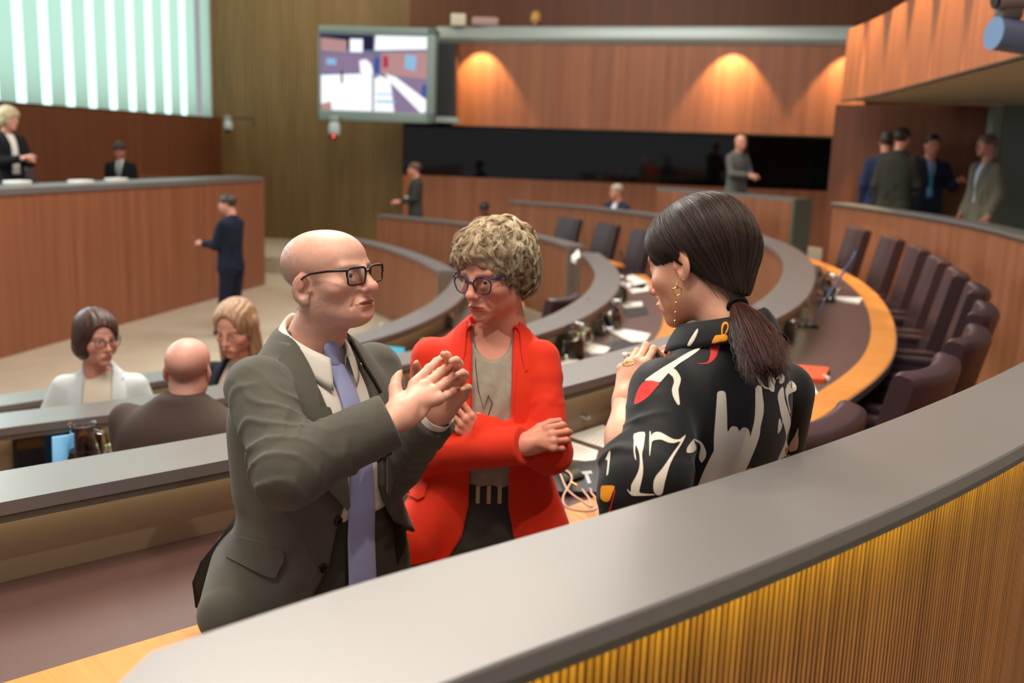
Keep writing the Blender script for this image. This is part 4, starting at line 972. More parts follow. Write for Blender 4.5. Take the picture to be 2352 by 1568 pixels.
    def sleeve(P, S_, E_, W_, r, cut, seed):
        ax, up_ = unit(W_-E_), unit(S_-E_)
        d = smin(s_cone(P, S_, E_, r[0], r[1]), s_cone(P, E_, W_+ax*.03, r[1], r[2]), .03)
        d = d+creases(P, E_+up_*.06, up_+ax*.5, .10, 120, .0065, seed)+creases(P, E_+ax*.10, ax-up_*.3, .10, 130, .006, seed+1)+creases(P, S_-up_*.08, up_, .09, 90, .0045, seed+2)
        return smax(d, (P-A3(cut)) @ A3(ax), .003)
    fl1, fl2 = at(945, 1238, 2.44), at(1255, 1215, 2.50)
    def tors(P):
        q = inv(P); d = jl(q); d = smin(d, s_cone(P, L((.10, 0, -.42)), fl1, .07, .066), .05); d = smin(d, s_cone(P, L((-.09, 0, -.42)), fl2, .07, .062), .05); return d
    def jac(P):
        q = inv(P); t0 = tors(P); d = t0+.0028*noise(q, (14, 14, 7))*np.clip((-.12-q[:, 2])*6, 0, 1)
        d = smax(d, -opening(q), .004)
        rc = np.clip(.655-.10*np.clip(np.abs(q[:, 0])*6, 0, .0), 0, 1); hem = -.735+.16*np.clip(1-np.abs(q[:, 0]-.0)/.10, 0, 1)*np.clip(q[:, 1]*20, 0, 1)
        d = smax(d, hem-q[:, 2], .006); low = np.clip((-.26-q[:, 2])*20, 0, 1)
        d = np.where(low > 0, smax(d, -(t0+.010+(1-low)*.05), .003), d)
        d = smin(d, sleeve(P, S1, E1, W1, (.056, .054, .048), W1-d1_*.004, 3), .018); d2 = sleeve(P, S2, E2, W2, (.054, .050, .044), W2+d2_*.0, 8)
        return smin(d, d2, .014)
    jlo = np.min([E1-.1, fl1-.12, S1-.1, W1-.1], 0); jhi = np.max([E2+.1, fl2+.12, S2+.1, L((0, .1, .05))], 0); jlo[2] = L((0, 0, -.77))[2]
    jk = solid('blazer', jac, jlo, jhi, .0052, REDJ, root, 2)
    tv, tf = surf(tors, jlo, jhi, .009); tv = relax(tv, tf, 2); btz = BVHTree.FromPolygons([Vector(v) for v in tv], tf.tolist()); mb = MB()
    for s in (1, -1):
        for pol in ([(.064, .005), (.094, -.018), (.112, -.085), (.080, -.108), (.072, -.07)], [(.080, -.110), (.118, -.118), (.108, -.17), (.066, -.30), (.052, -.31), (.055, -.2), (.060, -.1), (.070, -.075)]):
            v, f = drape([(s*x, z) for x, z in pol], lambda q: L((q[0], .5, q[1])), -fw2, btz, .008, .004, .004); mb.add(v, f)
    mb.obj('lapels', REDJ, jk, sharp=50)
    V_ = []; F_ = []
    for i in range(41):
        ph = math.radians(-115+230*i/40); fr = abs(ph)/math.radians(115)
        for j, (r_, z_) in enumerate(((.056, .030), (.059, .038), (.066, .034), (.078, .010), (.086, -.012))): V_.append(L((math.sin(ph)*r_*1.04, -math.cos(ph)*r_*1.1-.026+.020*fr, z_-.014-.026*fr)))
    for i in range(40):
        for j in range(4): F_.append([i*5+j, (i+1)*5+j, (i+1)*5+j+1, i*5+j+1])
    c_ = mesh('collar', V_, F_, REDJ, jk); md = c_.modifiers.new('thick', 'SOLIDIFY'); md.thickness = .004
    v, f = drape([(926, 1102), (955, 1104), (984, 1114), (976, 1142), (962, 1150), (930, 1132)], lambda q: (CAM, ray(q[0], q[1])), None, btz, 5, .004, .004); mesh('pocket_flap', v, f, REDJ, jk, sharp=50)
    # thin necklace on the top, ring
    bt2 = BVHTree.FromPolygons([v.co for v in te.data.vertices], [tuple(p.vertices) for p in te.data.polygons]); pts = []
    for x, z in ((.046, -.05), (.044, -.10), (.036, -.155), (.022, -.20), (.010, -.165), (.0, -.185), (.01, -.215)):
        h = bt2.ray_cast(Vector(L((x, .5, z))), Vector(-fw2)); 
        if h[0]: pts.append(np.array(h[0][:])+fw2*.002)
    if len(pts) > 2: MB().tube(pts, .0012, 6).obj('necklace', mat('dark_cord', (60, 52, 44), .5), root)
    return root
RED = build_red()
# ================================================================== the woman with the ponytail, seen from behind
BLK = mat('black_crepe', (15, 14, 15), .66, 0, .35, bump=.15, scale=1300, sheen=.1)
PWH = mat('ivory_print', (228, 216, 198), .65); PRED = mat('red_print', (206, 34, 28), .65); PORG = mat('orange_print', (236, 150, 22), .65)
def build_pony():
    Rb = facing(-142, 0); Oc = at(1634, 770, 1.84); L = lambda v: Rb @ np.asarray(v, float)+Oc; inv = lambda P: ((P-Oc.astype(f4)) @ Rb.astype(f4))
    Rh = facing(-133, -21, 5)*.97; Hc = at(1603, 597, 1.87)
    hp = dict(zs=(.97, .97), earlow=-.006, skin=(226, 168, 138), browc=(70, 48, 38), brows=.7, age=.1, open=.0035, nose=.92, jaw=.93, lip=1.1, ear=1.2, w=.96, brow=.7, lipc=(190, 104, 92), red=(216, 136, 110), neck=((0, -.020, -.075), (0, -.058, -.20), .047, .052))
    V, F = surf(head_fn(hp), (-.1, -.135, -.215), (.1, .145, .13), .0024); V = relax(V, F, 1); parts = [(V @ Rh.T+Hc, F, head_col(hp)(V.astype(f4)))]
    S2, E2, W2 = at(1524, 902, 1.74), at(1462, 1128, 1.62), at(1438, 932, 1.76)      # her left arm, forearm raised
    S1, E1, W1 = at(1800, 900, 1.98), at(1770, 1110, 2.10), at(1580, 850, 2.02)
    # left hand: back of the hand to the camera, fingers bent to the right holding the chain
    f2 = np.array(at(1460, 815, 1.81))-W2; hf2, tp2 = hand_fn(-1, ((.40, 1.30, .35), (.45, 1.35, .4), (.55, 1.4, .45), (.65, 1.4, .5)), (.08, .02, -.03, -.08), thumb=(.25, .55, .35, .3), size=.93, tk=.92)
    d2 = (-.62, -.72, .25); w2h = W2+unit(f2)*.0
    parts.append(hand_island(w2h, f2, d2, hf2, (230, 172, 142), tips=tp2))
    hw1 = np.array(at(1568, 872, 1.98)); f1 = np.array(at(1497, 800, 1.90))-hw1; hf1, tp1 = hand_fn(1, ((.25, .35, .2), (.35, .5, .3), (.6, .7, .4), (.8, .8, .4)), (.08, .02, -.03, -.1), thumb=(.45, .5, .3, .25), size=.93, tk=.92)
    d1 = (-.1, -.72, .68); parts.append(hand_island(hw1, f1, d1, hf1, (222, 156, 128), tips=tp1))
    # bare left forearm
    ax2 = unit(W2-E2); v, f = surf(lambda P: smin(s_cone(P, E2+ax2*.03, E2+ax2*.11, .040, .040), s_cone(P, E2+ax2*.10, W2, .0395, .0265), .03), np.min([E2, W2], 0)-.06, np.max([E2, W2], 0)+.06, .004); parts.append((relax(v, f, 1), f, lin(230, 172, 142)))
    hip = L((0, -.0, -.52)); fw2 = Rb @ np.array([0, 1, 0]); rg = Rb @ np.array([1., 0, 0]); legs = []
    for s in (1, -1):
        a = hip+rg*s*.085; k = a+fw2*.10+np.array([0, 0, -.42]); legs.append((a, k, np.array([k[0]+fw2[0]*.0, k[1]+fw2[1]*.0, fA+.06])))
    zt = [.04, .010, -.045, -.09, -.15, -.25, -.37, -.46, -.60]
    ta = np.array([.052, .068, .125, .160, .172, .168, .160, .168, .18]); tb = np.array([.048, .056, .078, .094, .108, .114, .112, .115, .12]); ty = np.array([-.044, -.040, -.036, -.028, -.016, -.004, .0, .0, .0])
    def body(P):
        q = inv(P); d = loft_fn(zt, 0, ty, ta-.03, tb-.028, 2.2, .02, -.62)(q)
        for S_, E_, W_ in ((S1, E1, W1), (S2, E2, W2)): d = smin(d, limb(P, [S_, E_, W_], [.040, .034, .024]), .03)
        for a, k, ft in legs: d = smin(d, limb(P, [a, k, ft], [.075, .055, .038]), .03)
        return d
    lo = np.min([S1, S2, E2, hip-.2, legs[0][2]-.1, legs[1][2]-.1], 0)-.12; hi = np.max([Hc, S1, E1, legs[0][1]+.1, hip+.2], 0)+.12
    v, f = surf(body, lo, hi, .014); parts.append((relax(v, f, 2), f, lin(226, 168, 138)))
    root = joined('person', parts, SKIN); tag(root, 'dark-haired woman with a low ponytail in a black printed blouse, seen from behind', 'person')
    add_eyes(hp, Rh, Hc, root, (0, -.3), (60, 40, 30))
    nm = mat('white_nail_polish', (236, 226, 216), .2); nails(hw1, f1, d1, tp1, nm, root, .93); nails(w2h, f2, d2, tp2, nm, root, .93)
    # ---------------- hair
    Tw = np.array(at(1692, 700, 1.775)); T = Rh.T @ (Tw-Hc)/.97**2      # where the tie sits, head axes
    hm = mat('dark_brown_hair', (1., 1., 1.), .34, 0, .5, attr=True, aniso=.4); cx = np.array([0, -.014, .028])
    def scalp(P):
        S = P.copy(); S[:, 0] = np.abs(S[:, 0])
        d = s_ell(P, (0, -.018, .036), (.083, .107, .089)); d = smin(d, s_ell(P, (0, .030, .046), (.068, .066, .064)), .02); d = smin(d, s_cone(P, (0, -.06, -.01), T, .068, .020), .035)
        d = smax(d, -s_ell(P, (0, .125, -.004), (.078, .072, .092)), .008); d = smax(d, -s_ell(S, (.086, .016, -.03), (.035, .030, .040)), .008)
        d = smax(d, -(P[:, 2]+.012+.62*(-P[:, 1]-.005)+.0*S[:, 0])*np.where(P[:, 1] > -.005, 1, 1), .006) if False else d
        d = smax(d, -(P[:, 2]-(-.018-.85*np.clip(-P[:, 1]-.005, 0, .11))), .006)
        return d
    hv, hf_ = surf(scalp, (-.12, -.16, -.13), (.12, .13, .16), .003); hv = relax(hv, hf_, 2)
    def hc_(V): return np.array(lin(36, 26, 22))+np.clip(.5+.5*noise(V, (30, 200, 200)), 0, 1)[:, None]*.006
    hr = mesh('hair', hv @ Rh.T+Hc, hf_, hm, root, True, col=hc_(hv.astype(f4)))
    bvh = BVHTree.FromPolygons([Vector(v) for v in hv], hf_.tolist()); rnd = np.random.default_rng(9); cur = []; cc = []
    sel = rnd.integers(0, len(hv), 4200)
    for k in sel:
        p = hv[k]; a = p-cx; b = T-cx; la, lb = np.linalg.norm(a), np.linalg.norm(b); ua, ub = a/la, b/lb; om = math.acos(np.clip(ua @ ub, -.999, .999)); n_ = 15; pts = []
        sag = rnd.normal(0, .004); ts = np.linspace(0, 1, n_)*rnd.uniform(.75, 1.0)
        for t in ts:
            d = (math.sin((1-t)*om)*ua+math.sin(t*om)*ub)/max(math.sin(om), .05); d = d+np.array([0, 0, .16*math.sin(PI*t)*max(0, ua[1]+.2)]); d = unit(d)
            r = bvh.ray_cast(Vector(cx+d*.3), Vector(-d)); q = np.array(r[0][:]) if r[0] else cx+d*(la+(lb-la)*t); pts.append(q+d*(.0004+abs(sag)*.35*math.sin(PI*t)+.0012*rnd.random()))
        pts = np.array(pts); pts[1:-1] = .25*pts[:-2]+.5*pts[1:-1]+.25*pts[2:]
        cur.append(pts @ Rh.T+Hc); g = rnd.uniform(0, 1)**2; cc.append(np.array(lin(38, 27, 23))*(1-g)+np.array(lin(92, 66, 50))*g)
    # flyaways on the crown and the nape
    for i in range(160):
        p = hv[int(rnd.integers(0, len(hv)))]; 
        d = unit(p-cx); b = unit(T-p); ts = np.linspace(0, 1, 15)[:, None]; cur.append((p+b*ts*.07+d*(.002+.006*ts*rnd.random())+rnd.normal(0, .006, 3)*ts**2) @ Rh.T+Hc); cc.append(np.array(lin(70, 50, 40)))
    strands('strands', cur, rnd.uniform(.00030, .00055, len(cur)), hm, hr, 3, .5, cc)
    tip = np.array(at(1768, 836, 1.63)); mid = np.array(at(1728, 752, 1.70)); cur = []; cc = []
    axn = unit(tip-Tw); sx = unit(np.cross(axn, [0, 0, 1])); sy = np.cross(axn, sx)
    for i in range(2600):
        r0 = .013*math.sqrt(rnd.random()); w = rnd.uniform(0, 6.28); u = np.array([math.cos(w), math.sin(w)]); ln = rnd.uniform(.72, 1.08); sp = rnd.normal(1, .25); pts = []
        for j in range(13):
            t = j/12*ln; c = Tw*(1-t)**2+2*mid*t*(1-t)+tip*t*t if t <= 1 else tip+(tip-mid)*2*(t-1)
            R_ = r0+(.026*math.sqrt(max(0, r0/.013)))*math.sin(min(1, t*1.15)*PI*.5)*sp+.010*t*t*rnd.normal(0, .5)
            pts.append(c+(sx*u[0]*.95+sy*u[1]*.75)*R_+np.array([0, 0, -.012*t*t]))
        cur.append(np.array(pts)); g = rnd.uniform(0, 1); cc.append(np.array(lin(44, 26, 22))*(1-g)+np.array(lin(104, 62, 50))*g)
    strands('ponytail', cur, rnd.uniform(.0003, .0006, len(cur)), hm, hr, 3, .4, cc)
    b = MB(); ring = []; ax = unit(mid-Tw); x_ = unit(np.cross(ax, [0, 0, 1])); y_ = np.cross(ax, x_)
    for k in range(25): a = k/24*2*PI; ring.append(Tw+ax*.004+(x_*math.cos(a)+y_*math.sin(a))*.0165)
    b.tube(ring, .0042, 8, cap=False); b.obj('hair_tie', mat('black_elastic', (14, 13, 13), .8), hr)
    # ---------------- earrings, chain, ring (gold)
    Gd = mat('gold', (220, 170, 80), .25, 1); b = MB(); le = Rh @ np.array([-.080, .004, -.046])+Hc
    le = np.array(at(1556, 660, (Rh @ np.array([-.085, .0, -.045])+Hc)[1]))
    hexp = [le+np.array([.0085*math.cos(k*PI/3+.5), 0, .0085*math.sin(k*PI/3+.5)-.007]) for k in range(7)]; b.tube(hexp, .0012, 6)
    b.tube([le+np.array([0, 0, .010]), le+np.array([-.002, -.003, .004]), le+np.array([0, 0, -.002])], .0014, 6)
    c0 = le+np.array([-.001, -.002, -.015]); b.tube([c0, c0+np.array([0, 0, -.062])], .0005, 5)
    for k in (.012, .030, .046, .061): b.lathe([(0, -.0022), (.0022, 0), (0, .0022)], c0+np.array([0, 0, -k]), 8)
    b.lathe([(0, -.002), (.002, 0), (0, .002)], np.array(at(1570, 642, le[1])), 8)
    b.obj('earring', Gd, root, sharp=30)
    b = MB(); n0 = np.array(at(1597, 758, 1.80)); h0 = np.array(at(1519, 826, 1.80)); n1 = np.array(at(1588, 800, 1.86))
    for a_, e_ in ((n0, h0), (h0+np.array([.012, .01, -.004]), n1)):
        pts = [a_+(e_-a_)*t+np.array([0, 0, -.004*math.sin(PI*t)])+np.array([.0006*math.sin(i*2.2), 0, .0006*math.cos(i*2.2)]) for i, t in enumerate(np.linspace(0, 1, 40))]; b.tube(pts, .0008, 5)
    b.obj('necklace_chain', Gd, root)
    b = MB(); rc = np.array(at(1443, 834, 1.76)); pts = [rc+np.array([.010*math.cos(a), .006*math.sin(a), .004*math.sin(a+.6)]) for a in np.linspace(0, 2*PI, 22)]; b.tube(pts, .0011, 6)
    h = rc+np.array([-.005, -.008, .003])
    for a in range(4): b.lathe([(0, -.0012), (.0024, 0), (0, .0014)], h+np.array([.0026*math.cos(a*PI/2), 0, .0026*math.sin(a*PI/2)]), 8)
    b.obj('ring', Gd, root)
    # ---------------- blouse
    jl = loft_fn(zt, 0, ty, ta+.006, tb+.008, 2.25, .022, None, .012); up2 = unit(S2-E2); up1 = unit(S1-E1)
    cuff2 = E2+ax2*.085
    def blo(P):
        q = inv(P); d = jl(q)
        d = d+.0035*np.sin((q[:, 0]*1.0+q[:, 2]*.9)*70+2.2*noise(q, (6, 6, 6)))*np.clip((-q[:, 2]-.22)*6, 0, 1)*.8
        lo_ = smin(s_cone(P, E2+np.array([.0, 0, .02]), E2+ax2*.13, .062, .058), s_cone(P, E2+np.array([-.01, 0, -.01]), E2+np.array([-.012, 0, -.055]), .056, .050), .03)
        lo_ = smax(lo_, (P-A3(cuff2)) @ A3(unit(ax2+np.array([-.12, -.1, 0]))), .003); lo_ = smax(lo_, -(s_cone(P, E2+ax2*.045, E2+ax2*.25, .048, .054)), .003)
        a2 = smin(s_cone(P, S2, E2+np.array([.03, 0, .03]), .064, .066), lo_, .03)
        a2 = a2+creases(P, E2+np.array([0, 0, .03]), up2+ax2*.3, .11, 90, .006, 4)+creases(P, S2-up2*.08, up2+np.array([.5, 0, 0]), .1, 70, .004, 7)
        a1 = smin(s_cone(P, S1, E1, .062, .058), s_cone(P, E1, W1, .058, .045), .03)
        d = smin(d, a2, .02); d = smin(d, a1, .02); return smax(d, -.60-q[:, 2], .004)
    jlo = np.min([E2, S2, S1, E1], 0)-.13; jhi = np.max([S1, E1, W1, L((0, 0, .05))], 0)+.14; jlo[2] = L((0, 0, -.58))[2]
    bl = solid('blouse', blo, jlo, jhi, .0046, [BLK, PWH, PRED, PORG], root, 2)
    # shirt collar
    V_ = []; F_ = []; nf = 48; rows = 7
    for i in range(nf+1):
        ph = math.radians(-160+320*i/nf); fr = abs(ph)/math.radians(160)
        for j in range(rows):
            u = j/(rows-1)
            if u < .25: r_ = .060; z_ = .026-.060*fr-.022*(1-u*4)
            else: w_ = (u-.25)/.75; r_ = .0625+.004*math.sin(w_*PI)+.026*w_; z_ = .026-.060*fr-(.040+.02*fr)*w_**1.1
            V_.append(L((math.sin(ph)*r_*1.06, -math.cos(ph)*r_*1.10-.042+.030*fr, z_+.046)))
    for i in range(nf):
        for j in range(rows-1): F_.append([i*rows+j, (i+1)*rows+j, (i+1)*rows+j+1, i*rows+j+1])
    co = mesh('collar', V_, F_, [BLK, PWH, PRED, PORG], bl)
    # the print, laid on the cloth
    bb = bvh_of(bl); bc = bvh_of(co); scr = lambda q: (CAM, ray(q[0], q[1]))
    C6 = lambda pts: [(1340+x/3.563, 760+y/3.563) for x, y in pts]     # outline points read off an enlarged detail
    W = [
     # horned hand
     ([(1066, 975), (1068, 850), (1080, 700), (1090, 560), (1094, 510), (1110, 492), (1140, 490), (1160, 505), (1168, 560), (1174, 700), (1178, 820), (1205, 785), (1235, 778), (1260, 790), (1274, 818), (1295, 795), (1320, 788), (1345, 800), (1358, 830), (1362, 862), (1378, 810), (1398, 720), (1405, 600), (1404, 490), (1412, 455), (1432, 444), (1455, 458), (1462, 510), (1473, 600), (1470, 680), (1448, 780), (1440, 850), (1415, 930), (1370, 1040), (1310, 1160), (1240, 1185), (1100, 1230), (985, 1262), (940, 1270), (955, 1215), (1000, 1110), (1062, 985)], 1, 2),
     # the 1 and 7 on the sleeve
     ([(415, 842), (500, 826), (502, 880), (492, 950), (480, 1020), (490, 1120), (480, 1210), (460, 1290), (468, 1325), (572, 1332), (572, 1342), (420, 1348), (385, 1335), (360, 1300), (362, 1294), (388, 1318), (392, 1260), (430, 1190), (458, 1120), (462, 1030), (444, 960), (428, 935), (424, 980), (432, 1050), (424, 1048), (412, 985), (414, 900)], 1, 1),
     ([(541, 828), (552, 830), (553, 856), (570, 838), (600, 826), (640, 834), (690, 862), (740, 886), (790, 884), (835, 848), (810, 910), (760, 990), (712, 1080), (680, 1180), (660, 1260), (648, 1320), (630, 1340), (600, 1340), (576, 1310), (572, 1250), (590, 1190), (640, 1130), (690, 1060), (740, 985), (795, 905), (740, 918), (690, 912), (640, 890), (590, 892), (562, 905), (553, 950), (546, 1012), (540, 1010)], 1, 1),
     ([(842, 985), (850, 950), (896, 888), (905, 905), (922, 955), (905, 985), (875, 997), (850, 995)], 1, 2), ([(896, 884), (930, 890), (970, 915), (1000, 975), (1002, 1020), (985, 1055), (965, 1075), (945, 1040), (948, 1000), (958, 950), (945, 920), (915, 900)], 1, 2),
     # shoulder streak, hook
     ([(505, 405), (560, 360), (650, 300), (760, 235), (870, 170), (958, 138), (930, 170), (860, 220), (780, 270), (700, 340), (650, 395), (622, 420), (560, 405)], 1, 2),
     ([(695, 340), (735, 308), (768, 335), (795, 385), (790, 430), (776, 480), (784, 560), (786, 600), (770, 602), (735, 540), (724, 480), (740, 420), (730, 375)], 1, 2),
     ([(420, 600), (430, 530), (460, 460), (500, 415), (545, 404), (622, 424), (590, 470), (540, 530), (480, 575)], 2, 2),
     ([(930, 264), (1010, 258), (1035, 210), (1040, 160), (1030, 112), (1115, 104), (1104, 165), (1080, 220), (1030, 262), (970, 270)], 2, 2),
     # shapes on the far side of the back
     ([(1505, 318), (1558, 318), (1562, 400), (1590, 365), (1620, 350), (1642, 368), (1640, 410), (1618, 432), (1598, 420), (1600, 388), (1578, 400), (1562, 440), (1558, 495), (1525, 485), (1515, 440), (1510, 380)], 1, 1), ([(1392, 318), (1430, 330), (1450, 400), (1480, 450), (1520, 468), (1518, 476), (1480, 466), (1440, 430), (1410, 370)], 1, 2),
     ([(1588, 520), (1630, 455), (1645, 560), (1670, 640), (1692, 720), (1690, 780), (1665, 850), (1660, 900), (1680, 960), (1660, 1010), (1685, 1010), (1684, 1020), (1640, 1030), (1588, 1058), (1610, 1000), (1640, 930), (1655, 860), (1640, 780), (1615, 690), (1600, 610)], 1, 2),
     ([(1660, 450), (1690, 408), (1720, 420), (1742, 455), (1735, 490), (1700, 505), (1678, 520), (1672, 560), (1692, 660), (1684, 664), (1668, 590), (1650, 500)], 1, 2), ([(1588, 835), (1596, 725), (1612, 722), (1618, 760), (1632, 700), (1620, 790), (1602, 825)], 1, 2), ([(1756, 840), (1758, 900), (1748, 960), (1720, 980), (1684, 980), (1690, 920), (1730, 850), (1756, 790)], 1, 2),
     ([(218, 980), (224, 1010), (214, 1100), (206, 1165), (190, 1180), (200, 1090), (196, 1050), (180, 1060), (200, 1010)], 1, 1),
     ([(150, 1270), (180, 1264), (255, 1268), (240, 1320), (215, 1385), (180, 1396), (145, 1370), (142, 1310)], 3, 2), ([(255, 1300), (262, 1310), (240, 1400), (225, 1470), (195, 1510), (212, 1450), (238, 1370)], 2, 2),
     ([(1312, 1166), (1325, 1140), (1352, 1122), (1380, 1120), (1397, 1138), (1385, 1148), (1360, 1142), (1340, 1150), (1322, 1170)], 3, 2)]
    def lay(bv, ob, sh, hh=4.2, lift=.0007):
        me = ob.data; V0 = [v.co[:] for v in me.vertices]; F0 = [list(p.vertices) for p in me.polygons]; M0 = [0]*len(F0)
        for pts, mi, sm in sh:
            P = smooth_poly(C6(pts), 3 if sm == 2 else 2); v, f = drape(P, scr, None, bv, hh, lift, 0)
            if len(v) == 0: continue
            nz = v-CAM; b = len(V0); V0 += [tuple(x) for x in v]; F0 += [[b+i for i in t] for t in f]; M0 += [mi]*len(f)
        n = ob.name; ob.data = bpy.data.meshes.new(n); ob.data.from_pydata(V0, [], F0)
        for m in (BLK, PWH, PRED, PORG): ob.data.materials.append(m)
        ob.data.polygons.foreach_set('material_index', np.array(M0, dtype=np.int32)); ob.data.polygons.foreach_set('use_smooth', np.ones(len(F0), dtype=bool)); ob.data.update()
    lay(bb, bl, W)
    lay(bc, co, [([(1055, 104), (1080, 50), (1092, 38), (1128, 36), (1136, 28), (1180, 40), (1176, 82), (1120, 92)], 3, 1), ([(1132, 30), (1136, -40), (1158, -66), (1185, -60), (1192, -20), (1170, 30), (1160, 26), (1180, -20), (1176, -46), (1160, -48), (1146, -20), (1142, 30)], 3, 2), ([(862, 118), (890, 60), (930, 0), (945, -10), (935, 40), (905, 95), (880, 125)], 1, 2)], lift=.0036)
    md = co.modifiers.new('thick', 'SOLIDIFY'); md.thickness = .0022; md.offset = -1
    # ---------------- dark trousers and shoes
    def trou(P):
        q = inv(P); d = loft_fn([-.44, -.5, -.58, -.66], 0, 0, [.155, .165, .172, .15], [.108, .112, .12, .11], 2.3, -.46, None)(q); d = smax(d, -.68-q[:, 2], .06)
        for a, k, ft in legs: d = smin(d, limb(P, [a, k, ft], [.095, .074, .058]), .05)
        return smax(d, (fA+.08)-P[:, 2], .004)
    solid('trousers', trou, lo-.05, hi+.05, .012, mat('black_trousers', (26, 25, 26), .8), root, 2)
    mb = MB()
    for a, k, ft in legs: mb.box(np.array([ft[0], ft[1], fA+.04])+fw2*.06, (.085, .25, .08), rz=math.atan2(fw2[1], fw2[0])-PI/2, bev=.03)
    mb.obj('shoes', mat('black_shoe', (16, 15, 14), .25), root)
    return root
PONY = build_pony()
# ================================================================== everyone else in the chamber
def hair_cap(kind):
    def fn(P):
        S = P.copy(); S[:, 0] = np.abs(S[:, 0])
        th = {'short': .007, 'bob': .016, 'long': .014, 'curly': .024, 'back': .006}[kind]
        d = s_ell(P, (0, -.016, .038), (.076+th, .095+th, .082+th)); d = smin(d, s_ell(P, (0, .032, .045), (.064+th*.7, .060+th*.5, .060+th*.8)), .02)
        if kind == 'bob':
            d = smin(d, s_ell(S, (.058, -.022, -.035), (.036, .070, .066)), .03); d = smin(d, s_ell(P, (0, -.07, -.04), (.07, .05, .06)), .03); d = d+.002*np.sin(P[:, 0]*260+P[:, 2]*60)
        if kind == 'long':
            d = smin(d, s_cone(S, (.066, -.02, .01), (.078, -.012, -.20), .034, .026), .03); d = smin(d, s_ell(P, (0, -.07, -.10), (.082, .045, .14)), .03); d = d+.0022*np.sin(P[:, 0]*300+noise(P, (20, 20, 6))*3)
        if kind == 'curly': d = smin(d, s_ell(S, (.07, -.03, -.03), (.03, .06, .06)), .02)+.010*noise(P, (45, 45, 45))
        f = {'short': ((0, .13, -.03), (.085, .078, .082)), 'back': ((0, .13, -.03), (.09, .082, .088)), 'bob': ((.014, .120, -.012), (.060, .082, .090)), 'long': ((.0, .120, .0), (.058, .082, .100)), 'curly': ((0, .12, -.03), (.066, .08, .08))}[kind]
        d = smax(d, -s_ell(P, *f), .006)
        if kind == 'long': d = smax(d, -s_ell(P, (0, .06, -.16), (.050, .09, .10)), .01)
        if kind in ('short', 'back'): d = smax(d, -(P[:, 2]+.055+.25*np.clip(P[:, 1]+.02, 0, .1)*0), .005); d = smax(d, -s_ell(S, (.085, .012, -.035), (.03, .036, .045)), .005)
        return d
    return fn
